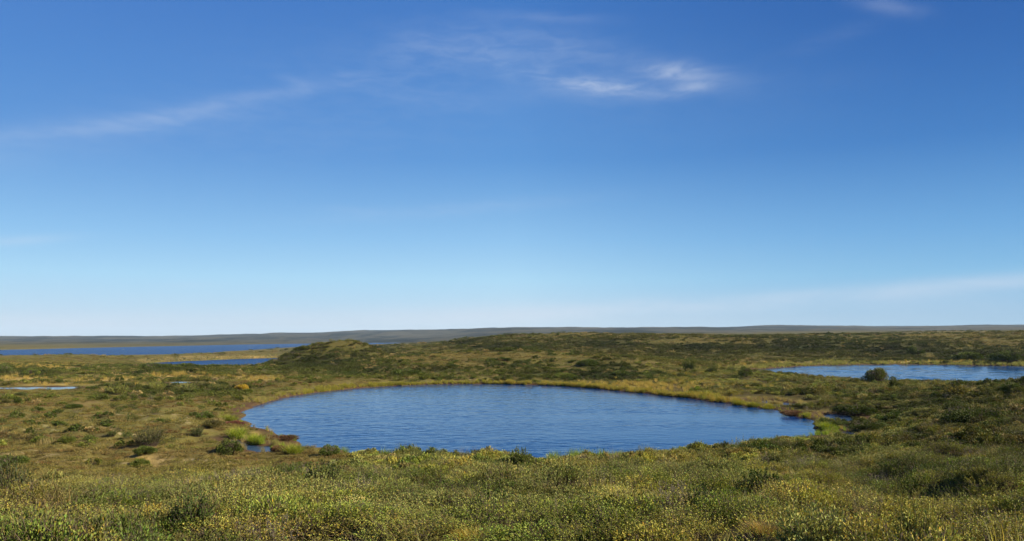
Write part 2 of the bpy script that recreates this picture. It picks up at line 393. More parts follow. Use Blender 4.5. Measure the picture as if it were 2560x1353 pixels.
def zones(X, Y, Z, near):
    """what grows where: thicket, heath, gold meadow, green willow, dark scrub, lichen"""
    px, py = project(X, Y, Z)
    fr = Y > 4
    ed = fbm(X, Y, 5, 41) - .5
    crest = np.interp(px, [0, 300, 600, 850, 1000], [27, 27, 28, 31, 60])
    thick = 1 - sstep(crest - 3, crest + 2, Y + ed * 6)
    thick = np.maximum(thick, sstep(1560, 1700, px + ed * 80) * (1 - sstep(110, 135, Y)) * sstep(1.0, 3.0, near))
    gold = np.zeros_like(X)
    for b in [(40, 947, 120, 8), (280, 950, 160, 7), (560, 945, 180, 6), (660, 947, 60, 6), (440, 940, 130, 5), (150, 962, 260, 5), (100, 915, 160, 10), (1640, 966, 150, 6), (1480, 966, 120, 4), (1720, 976, 90, 8), (1850, 915, 90, 6), (2000, 908, 110, 4), (2300, 905, 300, 3), (560, 893, 180, 4), (640, 1085, 20, 8), (350, 1145, 55, 10), (1900, 985, 60, 8)]:
        gold = np.maximum(gold, blob(px, py, *b))
    gold = gold * fr * sstep(.45, .85, fbm(X, Y, 7, 51) * .8 + gold * .4)
    dark = np.zeros_like(X)
    for b in [(800, 900, 100, 30), (910, 888, 75, 28), (730, 912, 70, 16), (860, 922, 100, 14), (1540, 912, 60, 18), (1500, 940, 130, 12), (1330, 935, 90, 10), (1100, 925, 100, 8), (2450, 888, 150, 20), (2250, 878, 200, 22), (2000, 868, 160, 22), (1750, 872, 140, 20), (1520, 862, 130, 15), (1260, 868, 110, 10), (1180, 858, 80, 8), (2350, 1010, 250, 30), (2450, 1045, 140, 25), (2130, 1055, 60, 20), (1960, 1015, 60, 10), (430, 925, 130, 12), (70, 935, 70, 14), (420, 975, 160, 12)]:
        dark = np.maximum(dark, blob(px, py, *b))
    tan = np.zeros_like(X)
    for b in [(1200, 888, 260, 9), (1040, 896, 90, 7), (1420, 893, 150, 6), (1570, 905, 90, 5),  (1190, 838, 60, 4), (1700, 855, 130, 6), (2350, 840, 250, 7), (1480, 836, 150, 3), (610, 886, 80, 5)]:
        tan = np.maximum(tan, blob(px, py, *b))
    dark = dark * (1 - .8 * tan) * fr
    zones.tan = tan * fr
    return px, py, thick, gold, dark


PXg, PYg, THg, GDg, DKg = zones(V[:, 0], V[:, 1], ZZ, NEARW)
lich = np.zeros(len(V))
for b in [(370, 1045, 120, 14), (300, 1082, 60, 8), (170, 1065, 70, 7), (120, 1140, 130, 14), (430, 1060, 60, 5), (60, 1080, 90, 10), (380, 1155, 90, 8), (30, 1040, 50, 6), (210, 1045, 50, 6), (1100, 952, 40, 3), (1230, 948, 60, 4), (480, 1000, 90, 8), (520, 1150, 60, 10)]:
    lich = np.maximum(lich, blob(PXg, PYg, *b))
shore = 1 - sstep(.5, 1.7, NEARW)
mk = np.stack([GDg, DKg, lich * (V[:, 1] > 20), shore * (V[:, 1] > 20) * (V[:, 1] < 250)], 1)
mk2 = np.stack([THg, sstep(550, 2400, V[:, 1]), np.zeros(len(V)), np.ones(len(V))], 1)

gm, g, gout = mat('tundra_ground')
geo = g.new('ShaderNodeNewGeometry'); P3 = geo.outputs['Position']
a1 = g.new('ShaderNodeAttribute', attribute_name='mk'); s1 = g.new('ShaderNodeSeparateColor'); g.set(s1.inputs[0], a1.outputs['Color'])
a2 = g.new('ShaderNodeAttribute', attribute_name='mk2'); s2 = g.new('ShaderNodeSeparateColor'); g.set(s2.inputs[0], a2.outputs['Color'])
n_big = g.noise(P3, .02, 5, .6); n_mid = g.noise(P3, .13, 5, .6); n_sm = g.noise(P3, .7, 5, .65); n_fine = g.noise(P3, 4.0, 4, .7)
n_far = g.noise(P3, .004, 6, .62); n_hum = g.noise(P3, .35, 3, .6)
c = g.mix(g.ramp(n_mid, .38, .62), (.088, .066, .021), (.108, .091, .025))
c = g.mix(g.math('MULTIPLY', g.ramp(n_sm, .48, .64), .8), c, (.070, .070, .020))
c = g.mix(g.math('MULTIPLY', g.ramp(n_hum, .56, .68), .7), c, (.135, .092, .040))
c = g.mix(g.math('MULTIPLY', g.ramp(n_big, .42, .60), .45), c, (.075, .078, .025))
c = g.mix(g.math('MULTIPLY', g.ramp(n_fine, .58, .72), .55), c, (.180, .138, .055))
c = g.mix(g.math('MULTIPLY', s1.outputs[1], g.ramp(n_sm, .25, .6, .6, 1)), c, (.030, .036, .011))
c = g.mix(g.math('MULTIPLY', s1.outputs[0], g.ramp(n_sm, .3, .6, .45, 1.0)), c, (.300, .215, .075))
lm = g.math('MULTIPLY', g.ramp(g.noise(P3, 1.3, 6, .75), .50, .64), g.ramp(s1.outputs[2], .05, .6))
c = g.mix(g.math('MULTIPLY', lm, .6), c, (.34, .27, .16))
c = g.mix(g.math('MULTIPLY', a1.outputs['Alpha'], g.ramp(n_sm, .35, .6, .5, 1)), c, (.060, .034, .020))
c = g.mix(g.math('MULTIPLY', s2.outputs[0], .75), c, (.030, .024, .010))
mpf = g.new('ShaderNodeMapping'); g.set(mpf.inputs[0], P3); mpf.inputs[3].default_value = (1.0, .35, 1)
n_far = g.noise(mpf.outputs[0], .0045, 6, .62); far = g.mix(g.ramp(n_far, .46, .55), (.046, .044, .030), (.003, .007, .006))
far = g.mix(g.math('MULTIPLY', g.ramp(g.noise(P3, .012, 5, .65), .5, .66), .8), far, (.013, .016, .011))
far = g.mix(g.math('MULTIPLY', g.ramp(g.noise(P3, .02, 5, .65), .56, .7), .6), far, (.046, .042, .030))
c = g.mix(s2.outputs[1], c, far)
bs = g.new('ShaderNodeBsdfPrincipled'); g.set(bs.inputs['Base Color'], c); bs.inputs['Roughness'].default_value = .95; bs.inputs['Specular IOR Level'].default_value = .04
bm_ = g.new('ShaderNodeBump'); bm_.inputs['Strength'].default_value = .7; bm_.inputs['Distance'].default_value = .12
g.set(bm_.inputs['Height'], g.math('ADD', g.math('MULTIPLY', n_sm, 1.2), n_fine)); g.l.new(bm_.outputs[0], bs.inputs['Normal'])
g.l.new(bs.outputs[0], gout.inputs[0])
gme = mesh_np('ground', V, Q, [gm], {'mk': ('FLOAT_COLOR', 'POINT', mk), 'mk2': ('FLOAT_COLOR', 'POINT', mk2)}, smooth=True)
ground = tag(link('ground', gme), 'rolling olive brown tundra ground', kind='structure')

# ------------------------------------------------------------------ water
def water_mat(name, base, ripple, scale, calm=None, rough=.04, stretch=(1, 1), dist=.32, ior=1.22):
    m, t, out = mat(name)
    ge = t.new('ShaderNodeNewGeometry'); p = ge.outputs['Position']
    mp = t.new('ShaderNodeMapping'); t.set(mp.inputs[0], p); mp.inputs[3].default_value = (stretch[0], stretch[1], 1); mp.inputs[2].default_value = (0, 0, R(12))
    h1 = t.noise(mp.outputs[0], scale, 3, .55, .3); h2 = t.noise(mp.outputs[0], scale * 3.3, 2, .5, .2)
    hh = t.math('ADD', t.math('MULTIPLY', h1, 1.0), t.math('MULTIPLY', h2, .12))
    st = ripple
    if calm:
        sx = t.new('ShaderNodeSeparateXYZ'); t.set(sx.inputs[0], p)
        pat = t.math('ADD', t.math('MULTIPLY', sx.outputs[0], 1.0), t.math('MULTIPLY', t.math('SUBTRACT', t.noise(p, .09, 3, .5), .5), 22.0))
        st = t.ramp(pat, calm[0], calm[1], ripple, ripple * calm[2])
    b = t.new('ShaderNodeBump'); t.set(b.inputs['Strength'], st); b.inputs['Distance'].default_value = dist; t.set(b.inputs['Height'], hh)
    pr = t.new('ShaderNodeBsdfPrincipled'); pr.inputs['Base Color'].default_value = (*base, 1); pr.inputs['Roughness'].default_value = rough; pr.inputs['IOR'].default_value = ior; pr.inputs['Specular IOR Level'].default_value = .5
    t.l.new(b.outputs[0], pr.inputs['Normal']); t.l.new(pr.outputs[0], out.inputs[0])
    return m


wm_main = water_mat('pond_water', (.001, .029, .115), .03, 4.0, None, stretch=(.8, 1.5), ior=1.11)
wm_right = water_mat('right_pond_water', (.002, .034, .125), .03, 4.0, ior=1.05, stretch=(.8, 1.4), rough=.06)
wm_far = water_mat('lake_water', (.001, .030, .125), 1.0, .6, rough=.25, dist=3.0, ior=1.05)
wm_pool = water_mat('pool_water', (.03, .06, .11), .35, 5.0, ior=1.333, dist=.2)
wm_bog = water_mat('bog_water', (.03, .035, .04), .04, 3.0, ior=1.333)
WNAME = {'main': ('pond', wm_main, 'large oval blue pond in the middle of the tundra'), 'right': ('pond', wm_right, 'smooth blue pond behind the round bush on the right'),
         'mid_left': ('pond', wm_far, 'narrow blue pond behind the dark scrub and beside the steep green hill'), 'far': ('lake', wm_far, 'long deep blue lake below the horizon on the left'),
         'left_pool': ('pool', wm_pool, 'small blue pool beside the bright sedge by the left end of the oval pond'), 'right_inlet': ('pool', wm_pool, 'small pale inlet behind the bright sedge clump at the right end of the oval pond'),
         'right_pool': ('pool', wm_pool, 'small reedy pool in front of the bright sedge clump at the right end of the oval pond'), 'channel': ('pool', wm_pool, 'thin shallow strip of water behind the sedge spit'),
         'bog_pool': ('pool', wm_bog, 'long shallow pale bog pool on the left plain'), 'small_bog_pool': ('pool', wm_bog, 'tiny pale bog pool right of the long bog pool')}
import bmesh


def wave_sheet(key, res0, amp, calm):
    """rippled water surface as real geometry, finer towards the camera"""
    P = POLY[key]; (x0, y0), (x1, y1) = P.min(0) - 1, P.max(0) + 1; x0, x1, y1 = max(x0, -70), min(x1, 140), min(y1, 195)
    ys = [y0]
    while ys[-1] < y1: ys.append(ys[-1] + res0 * max(ys[-1] / 60, .7))
    ys = np.array(ys); xs = np.arange(x0, x1, res0 * 1.25); X, Y = [v.ravel() for v in np.meshgrid(xs, ys)]
    sdv = sdist(X, Y, P, 3.0)
    d1 = fbm(X * .8 + Y * .12, Y * 1.35, .50 * res0 / .12, 201, 3) - .5; d2 = fbm(X * .8 - Y * .2, Y * 1.2, 2.0 * res0 / .12, 205, 2) - .5
    pat = X + (fbm(X * .35, Y * 1.6, 9, 207) - .5) * 34
    a_ = amp * (calm + (1 - calm) * (1 - sstep(-6, 24, pat))) * (.75 + .6 * fbm(X * .5, Y * 1.2, 12, 209)) if key == 'main' else amp * (.7 + .6 * fbm(X * .4, Y, 12, 209))
    Z = a_ * (d1 * 1.6 + d2 * 1.3) * sstep(.2, -.8, sdv) - .01
    nx, ny = len(xs), len(ys); ix = np.arange(nx * ny).reshape(ny, nx)
    Q = np.stack([ix[:-1, :-1], ix[:-1, 1:], ix[1:, 1:], ix[1:, :-1]], -1).reshape(-1, 4); Q = Q[(sdv[Q] < .35).all(1)]
    used = np.unique(Q); mp = np.full(nx * ny, -1); mp[used] = np.arange(len(used))
    nm, wmat, lab = WNAME[key]
    me = mesh_np(nm, np.stack([X, Y, Z + PONDS[key][0]], 1)[used], mp[Q], [wmat], smooth=True)
    tag(link(nm, me), lab, kind='structure')


wave_sheet('main', .10, .016, .25); wave_sheet('right', .40, .075, 1)
for k, P in POLY.items():
    if k in ('main', 'right'): continue
    nm, wmat, lab = WNAME[k]; lv = PONDS[k][0]
    c0 = P.mean(0); grow = .7 if k not in ('far', 'mid_left') else 4.0
    d = np.roll(P, -1, 0) - np.roll(P, 1, 0); nrm = np.stack([d[:, 1], -d[:, 0]], 1); nrm /= np.maximum(np.linalg.norm(nrm, axis=1, keepdims=True), 1e-6)
    area = np.sum(P[:, 0] * np.roll(P[:, 1], -1) - np.roll(P[:, 0], -1) * P[:, 1])
    Pg = P + nrm * (grow if area > 0 else -grow) * .35
    b = bmesh.new(); vs = [b.verts.new((x - c0[0], y - c0[1], 0)) for x, y in Pg]
    fc = b.faces.new(vs); b.normal_update()
    if fc.normal.z < 0: fc.normal_flip()
    bmesh.ops.triangulate(b, faces=[fc])
    me = bpy.data.meshes.new(nm); b.to_mesh(me); b.free(); me.materials.append(wmat)
    o = link(nm, me); o.location = (c0[0], c0[1], lv); tag(o, lab, kind='structure')
#@@VEG
# ------------------------------------------------------------------ plant materials
def leaf_mat(name, src, transl=.28, gloss=.04):
    m, t, out = mat(name)
    lc = t.new('ShaderNodeAttribute', attribute_name='lc')
    if src == 'INSTANCER':
        ti = t.new('ShaderNodeAttribute', attribute_name='tint', attribute_type='INSTANCER').outputs['Color']
    else:
        ti = t.new('ShaderNodeObjectInfo').outputs['Color']
    c = t.mix(1.0, ti, lc.outputs['Color'], 'MULTIPLY')
    p = t.new('ShaderNodeBsdfPrincipled'); t.set(p.inputs['Base Color'], c); p.inputs['Roughness'].default_value = .5; p.inputs['Specular IOR Level'].default_value = gloss
    tr = t.new('ShaderNodeBsdfTranslucent'); t.set(tr.inputs[0], t.mix(1.0, c, (1.1, 1.15, .6), 'MULTIPLY'))
    mx = t.new('ShaderNodeMixShader'); mx.inputs[0].default_value = transl; t.l.new(p.outputs[0], mx.inputs[1]); t.l.new(tr.outputs[0], mx.inputs[2])
    t.l.new(mx.outputs[0], out.inputs[0])
    return m


def twig_mat(name, col):
    m, t, out = mat(name)
    ge = t.new('ShaderNodeNewGeometry')
    c = t.mix(t.noise(ge.outputs['Position'], 30, 2), tuple(.6 * v for v in col), tuple(1.4 * v for v in col))
    p = t.new('ShaderNodeBsdfPrincipled'); t.set(p.inputs['Base Color'], c); p.inputs['Roughness'].default_value = .8; p.inputs['Specular IOR Level'].default_value = .2
    t.l.new(p.outputs[0], out.inputs[0]); return m


LEAF_I, LEAF_O = leaf_mat('leaves_of_ground_cover', 'INSTANCER', .14), leaf_mat('leaves_of_shrub', 'OBJECT', .14)
BLADE_I, BLADE_O = leaf_mat('blades_of_ground_cover', 'INSTANCER', .3, .06), leaf_mat('blades_of_tussock', 'OBJECT', .3, .06)
TWIG = twig_mat('brown_twig', (.085, .06, .045)); GREYTWIG = twig_mat('grey_twig', (.135, .112, .088))


# ------------------------------------------------------------------ plant shapes (numpy)
def norm(a): return a / np.maximum(np.linalg.norm(a, axis=-1, keepdims=True), 1e-9)


def leaves_np(P, D, size, r, slim=.75, up=.55, hue=.25):
    """one bent diamond per leaf at P growing along D"""
    n = len(P)
    D = norm(D + r.normal(0, .55, (n, 3)) + [0, 0, .15])
    N = norm(r.normal(0, 1, (n, 3)) * (1 - up) + [0, 0, up]); Sd = norm(np.cross(D, N)); N = np.cross(Sd, D)
    L = size * r.uniform(.7, 1.3, (n, 1)); Wd = L * slim * .5
    V = np.stack([P, P + D * L * .5 + Sd * Wd + N * L * .12, P + D * L - N * L * .08, P + D * L * .5 - Sd * Wd + N * L * .12], 1)
    b = r.uniform(.72, 1.18, (n, 1)); hq = r.normal(0, hue * .7, (n, 1))
    c = np.concatenate([b * (1 + hq * .7), b, b * (1 - hq * .3), np.ones((n, 1))], 1)
    o = r.random(n) < .008; c[o] = c[o] * [1.4, .9, .6, 1]
    Q = np.arange(n * 4).reshape(n, 4)
    return V.reshape(-1, 3), Q, np.repeat(np.clip(c, .2, 2.4), 4, 0)


def sticks_np(A, B, ra, rb):
    """three-sided tapered sticks"""
    n = len(A); D = norm(B - A); ref = np.where(np.abs(D[:, 2:]) > .9, [[1., 0, 0]], [[0, 0, 1.]]); U = norm(np.cross(D, ref)); Wv = np.cross(D, U)
    ring = []
    for P, q in ((A, ra), (B, rb)):
        q = np.broadcast_to(np.asarray(q, float).reshape(-1, 1) if np.ndim(q) else np.full((n, 1), q), (n, 1))
        for k in range(3):
            t = k * 2.0944; ring.append(P + (U * math.cos(t) + Wv * math.sin(t)) * q)
    V = np.stack(ring, 1).reshape(-1, 3); b = (np.arange(n) * 6)[:, None]
    Q = np.concatenate([b + [k, (k + 1) % 3, 3 + (k + 1) % 3, 3 + k] for k in range(3)], 0)
    return V, Q, np.ones((len(V), 4))


def join(parts):
    V, Q, C, M, o = [], [], [], [], 0
    for (v, q, c), m in parts:
        V.append(v); Q.append(q + o); C.append(c); M.append(np.full(len(q), m)); o += len(v)
    return np.concatenate(V), np.concatenate(Q), np.concatenate(C), np.concatenate(M)


def plant_mesh(name, parts, mats):
    V, Q, C, M = join(parts); me = mesh_np(name, V, Q, mats, {'lc': ('FLOAT_COLOR', 'POINT', C)})
    if len(mats) > 1 and len(me.polygons) == len(M): me.polygons.foreach_set('material_index', M.astype(np.int32))
    return me


def twigs_of(r, n, rad, h, lean=.5, spread=.55):
    """curved upright twigs: start, middle, end"""
    a = r.uniform(0, 6.283, n); q = np.sqrt(r.random(n)) * rad * spread
    A = np.stack([np.cos(a) * q, np.sin(a) * q, np.zeros(n) - .02], 1)
    out = np.stack([np.cos(a), np.sin(a), np.zeros(n)], 1) * (q / rad)[:, None] / spread
    L = h * r.uniform(.55, 1.12, (n, 1))
    d = norm(out * lean + r.normal(0, .22, (n, 3)) + [0, 0, 1]); Mid = A + d * L * .55
    d2 = norm(d + r.normal(0, .25, (n, 3)) + out * .2 * lean + [0, 0, .15]); E = Mid + d2 * L * .5
    return A, Mid, E


def leafy(r, n, rad, h, leaf, per, slim=.75, lean=.5, lo=.25, up=.58, hue=.25, twr=.0022):
    A, Mid, E = twigs_of(r, n, rad, h, lean)
    t = r.uniform(lo, 1, (n, per, 1)); P = np.where(t < .55, A[:, None] + (Mid - A)[:, None] * (t / .55), Mid[:, None] + (E - Mid)[:, None] * ((t - .55) / .45))
    D = np.broadcast_to((E - Mid)[:, None] / np.maximum(np.linalg.norm(E - Mid, axis=1)[:, None, None], 1e-6), P.shape)
    az_ = r.uniform(0, 6.283, (n, per)); side = np.stack([np.cos(az_), np.sin(az_), np.full_like(az_, .2)], -1)
    lv = leaves_np(P.reshape(-1, 3), (D * .5 + side).reshape(-1, 3), leaf, r, slim, up, hue)
    st = sticks_np(np.concatenate([A, Mid]), np.concatenate([Mid, E]), np.concatenate([np.full(n, twr), np.full(n, twr * .75)]), np.concatenate([np.full(n, twr * .75), np.full(n, twr * .4)]))
    return lv, st


def blades_np(r, n, rad, h, wd, bend=.5, lean=.35):
    a = r.uniform(0, 6.283, n); q = np.sqrt(r.random(n)) * rad; A = np.stack([np.cos(a) * q, np.sin(a) * q, np.zeros(n) - .02], 1)
    ld = r.uniform(0, 6.283, n); lo = np.stack([np.cos(ld), np.sin(ld), np.zeros(n)], 1)
    L = h * r.uniform(.55, 1.15, (n, 1)); b = bend * r.uniform(.3, 1.3, (n, 1)); l0 = lean * r.uniform(0, 1, (n, 1))
    sd = np.stack([-np.sin(ld + r.normal(0, .8, n)), np.cos(ld), np.zeros(n)], 1); sd = norm(sd)
    rows_ = []
    for t in (0, .35, .7, 1.0):
        rows_.append(A + lo * L * (l0 * t + b * t * t * .6) + np.array([0, 0, 1.]) * L * (t - b * .28 * t * t))
    V = []
    for t, P in zip((1, .9, .65, .1), rows_): V += [P - sd * wd * t * .5, P + sd * wd * t * .5]
    V = np.stack(V, 1).reshape(-1, 3); o = (np.arange(n) * 8)[:, None]
    Q = np.concatenate([o + [2 * k, 2 * k + 1, 2 * k + 3, 2 * k + 2] for k in range(3)], 0)
    c = r.uniform(.65, 1.35, (n, 1)); hq = r.normal(0, .2, (n, 1)); C = np.concatenate([c * (1 + hq * .6), c, c * (1 - hq * .2), np.ones((n, 1))], 1)
    return V, Q, np.repeat(np.clip(C, .2, 2.2), 8, 0)


def bare(r, n, rad, h):
    A, Mid, E = twigs_of(r, n, rad, h, .95)
    k = 4; t = r.uniform(.3, 1, (n, k, 1)); P = (Mid[:, None] + (E - Mid)[:, None] * t).reshape(-1, 3); D = norm(r.normal(0, .6, (n * k, 3)) + [0, 0, .9]); B = P + D * h * r.uniform(.15, .4, (n * k, 1))
    return sticks_np(np.concatenate([A, Mid, P]), np.concatenate([Mid, E, B]), np.concatenate([np.full(n, .0035), np.full(n, .0027), np.full(n * k, .0018)]), np.concatenate([np.full(n, .0027), np.full(n, .0016), np.full(n * k, .0010)]))


def crown(r, n, leaf, ht, lumps=9, slim=.7, hollow=.45):
    """a leafy lumpy dome of radius 1 and height ht"""
    a = r.uniform(0, 6.283, lumps); q = np.sqrt(r.random(lumps)) * (.62 if lumps < 12 else .84); cz_ = ht * ((.35 if lumps < 12 else .16) + (.45 if lumps < 12 else .6) * (1 - q ** 2) * r.uniform(.55, 1, lumps)); C = np.stack([np.cos(a) * q, np.sin(a) * q, cz_], 1)
    s = r.uniform(.28, .48, lumps) * (1 if lumps < 12 else r.uniform(.45, .95, lumps))
    w_ = s ** 2 / (s ** 2).sum(); k = r.choice(lumps, n, p=w_); d = norm(r.normal(0, 1, (n, 3))); rr = r.uniform(hollow, 1.0, (n, 1)) ** .6
    P = C[k] + d * s[k][:, None] * rr * [1, 1, min(1.0, ht * 1.05)]; P = P[P[:, 2] > .03 * ht]; d = d[:len(P)]
    ctr = P - [0, 0, ht * .3]
    return leaves_np(P, norm(ctr) + [0, 0, .3], leaf, r, slim, .45)


def stems(r, n, ht, rad=.018):
    a = r.uniform(0, 6.283, n); q0 = .16 * np.sqrt(r.random(n)); q1 = .75 * np.sqrt(r.random(n))
    A = np.stack([np.cos(a) * q0, np.sin(a) * q0, np.full(n, -.06)], 1); E = np.stack([np.cos(a) * q1, np.sin(a) * q1, ht * (.55 + .4 * (1 - q1 ** 2)) * r.uniform(.75, 1.05, n)], 1)
    Mid = (A + E) / 2 + np.concatenate([r.normal(0, .06, (n, 2)), np.full((n, 1), ht * .12)], 1)
    t = r.uniform(.2, .9, (n, 3, 1)); P = (Mid[:, None] + (E - Mid)[:, None] * t).reshape(-1, 3); B = P + norm(r.normal(0, .7, (n * 3, 3)) + [0, 0, .8]) * ht * r.uniform(.12, .3, (n * 3, 1))
    return sticks_np(np.concatenate([A, Mid, P]), np.concatenate([Mid, E, B]), np.concatenate([np.full(n, rad), np.full(n, rad * .7), np.full(n * 3, rad * .4)]), np.concatenate([np.full(n, rad * .7), np.full(n, rad * .35), np.full(n * 3, rad * .2)]))


# ------------------------------------------------------------------ clumps that the ground cover repeats
bush = lambda n, rad, ht, leaf, lumps, slim=.72: (lambda r: plant_mesh('clump', [((lambda q: (q[0] * rad, q[1], q[2]))(crown(r, n, leaf / rad, ht, lumps, slim, .35)), 0), ((lambda q: (q[0] * rad, q[1], q[2]))(stems(r, 14, ht, .012)), 1)], [LEAF_I, TWIG]))


def clump_set(name, makers):
    c = bpy.data.collections.new(name)
    for i, f in enumerate(makers):
        o = bpy.data.objects.new('%s_%02d' % (name, i), f(np.random.default_rng(100 + i * 7 + len(name)))); c.objects.link(o)
    return c


birch = lambda n, per, rad, h, leaf, **k: (lambda r: plant_mesh('clump', [(x, i) for i, x in enumerate(leafy(r, n, rad, h, leaf, per, **k))], [LEAF_I, TWIG]))
grass = lambda n, rad, h, wd, **k: (lambda r: plant_mesh('clump', [(blades_np(r, n, rad, h, wd, **k), 0)], [BLADE_I]))
dead = lambda n, rad, h: (lambda r: plant_mesh('clump', [(bare(r, n, rad, h), 0)], [GREYTWIG]))
SHRUB = clump_set('shrub_clump', [birch(62, 15, .36, .25, .0150, lean=.85, lo=.4), birch(58, 16, .34, .22, .0160, lean=.9, lo=.4), birch(64, 14, .38, .28, .0145, lean=.8, lo=.4), birch(56, 16, .33, .20, .0155, lean=1.0, lo=.4),     # 0-3 birch
                                  birch(52, 15, .34, .27, .026, slim=.42, up=.55, lean=.8, lo=.4), birch(48, 16, .32, .24, .028, slim=.40, up=.55, lean=.9, lo=.4),                             # 4-5 willow
                                  grass(90, .22, .24, .007), grass(80, .22, .28, .007, bend=.7), dead(18, .28, .24), dead(16, .24, .26), birch(30, 5, .28, .30, .015), birch(9, 9, .08, .42, .017, lean=.35),
                                  bush(1100, .34, .72, .0165, 16), bush(1000, .30, .80, .0170, 15), bush(900, .32, .70, .027, 16, .42), bush(800, .34, .62, .034, 18), bush(800, .30, .75, .034, 16)])     # 6-7 grass 8-9 bare 10 sparse 11 sprig
HEATH = clump_set('heath_clump', [birch(46, 7, .42, .11, .030, lean=1.3, twr=.003), birch(46, 7, .45, .14, .028, lean=1.2, twr=.003), birch(40, 8, .40, .09, .032, lean=1.4, twr=.003), grass(90, .38, .16, .012, bend=.8, lean=.7), grass(80, .34, .20, .011, bend=.8, lean=.7)])
SCRUB = clump_set('scrub_clump', [birch(40, 9, .36, .40, .042), birch(40, 9, .38, .34, .045), birch(36, 10, .33, .46, .042), birch(34, 9, .36, .40, .062, slim=.42), grass(90, .30, .36, .014), dead(22, .3, .42), bush(500, .40, .85, .060, 12), bush(460, .38, .75, .065, 14)])
SEDGE = clump_set('sedge_clump', [grass(80, .20, .60, .010, bend=.35, lean=.25), grass(80, .22, .52, .010, bend=.45, lean=.3), grass(70, .18, .68, .010, bend=.3, lean=.25)])


def scatter(name, label, coll, P, idx_, rot, scl, tint):
    """one object of ground cover: points carrying instances"""
    me = mesh_np(name, P, [], (), {'idx': ('INT', 'POINT', idx_), 'rot': ('FLOAT_VECTOR', 'POINT', rot), 'scl': ('FLOAT_VECTOR', 'POINT', scl), 'tint': ('FLOAT_COLOR', 'POINT', np.concatenate([tint, np.ones((len(tint), 1))], 1))})
    o = tag(link(name, me), label, kind='stuff')
    ng = bpy.data.node_groups.new(name, 'GeometryNodeTree'); ng.interface.new_socket('Geometry', in_out='INPUT', socket_type='NodeSocketGeometry'); ng.interface.new_socket('Geometry', in_out='OUTPUT', socket_type='NodeSocketGeometry')
    N = ng.nodes; L = ng.links; gi = N.new('NodeGroupInput'); go = N.new('NodeGroupOutput'); ip = N.new('GeometryNodeInstanceOnPoints'); ci = N.new('GeometryNodeCollectionInfo')
    ci.inputs[0].default_value = coll; ci.inputs['Separate Children'].default_value = True; ci.inputs['Reset Children'].default_value = True
    def at(nm, ty):
        a = N.new('GeometryNodeInputNamedAttribute'); a.data_type = ty; a.inputs[0].default_value = nm; return a.outputs[0]
    e2r = N.new('FunctionNodeEulerToRotation'); L.new(at('rot', 'FLOAT_VECTOR'), e2r.inputs[0])
    L.new(gi.outputs[0], ip.inputs['Points']); L.new(ci.outputs[0], ip.inputs['Instance']); ip.inputs['Pick Instance'].default_value = True
    L.new(at('idx', 'INT'), ip.inputs['Instance Index']); L.new(e2r.outputs[0], ip.inputs['Rotation']); L.new(at('scl', 'FLOAT_VECTOR'), ip.inputs['Scale']); L.new(ip.outputs[0], go.inputs[0])
    md = o.modifiers.new('plants', 'NODES'); md.node_group = ng
    return o


FOOT = []      # spots taken by single plants: x, y, radius


def free(X, Y, f=.55):
    ok = np.ones(len(X), bool)
    for x, y, r in FOOT: ok &= (X - x) ** 2 + (Y - y) ** 2 > (f * r) ** 2
    return ok


def sample(y0, y1, dens, amax=.86, pad=1.5):
    """random ground points between two distances, dens per square metre"""
    n = int(dens * (amax * (y1 ** 2 - y0 ** 2) + 2 * pad * (y1 - y0)))
    Y = np.sqrt(rng.uniform(y0 ** 2, y1 ** 2, n)); X = rng.uniform(-1, 1, n) * (amax * Y + pad)
    return X, Y


def lerp3(a, b, t): return np.asarray(a)[None] * (1 - t[:, None]) + np.asarray(b)[None] * t[:, None]


def rots(n, tilt=.15): return np.stack([rng.normal(0, tilt, n), rng.normal(0, tilt, n), rng.uniform(0, 6.283, n)], 1)


C_DARK, C_GREEN, C_YEL, C_OLIVE = (.062, .086, .017), (.140, .162, .030), (.235, .220, .044), (.180, .160, .036)
C_WIL, C_ORA, C_STRAW, C_BROWN = (.270, .260, .085), (.290, .165, .040), (.330, .255, .105), (.160, .120, .036)


def palette(X, Y, dark=None):
    """patchy colouring of the thicket"""
    n = len(X); p1 = fbm(X, Y, 2.2, 61); p2 = fbm(X, Y, 6.0, 67); p3 = fbm(X, Y, 1.1, 71); p4 = fbm(X, Y, 3.0, 79)
    t = lerp3(C_GREEN, C_YEL, sstep(.35, .65, p1)); t = t + (np.array(C_OLIVE) - t) * (sstep(.45, .7, p2) * .8)[:, None]
    dk = sstep(.54, .68, p4) * .85
    if dark is not None: dk = np.maximum(dk, dark * .85)
    t = t + (np.array(C_DARK) - t) * dk[:, None]
    o = sstep(.72, .8, p3) * sstep(.4, .6, p2); t = t + (np.array(C_ORA) - t) * (o * .22)[:, None]
    lift = 1.42 - .62 * sstep(0, .75, X / np.maximum(Y, 3)) * sstep(9, 30, Y) - .16 * sstep(.1, .6, X / np.maximum(Y, 3))     # painted side light: leaf tint lifted at left, darkened as if backlit at right
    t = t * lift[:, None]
    return t * rng.uniform(.8, 1.22, (n, 1)) * (1 + rng.normal(0, .06, (n, 3))), p1, p2, p3, p4


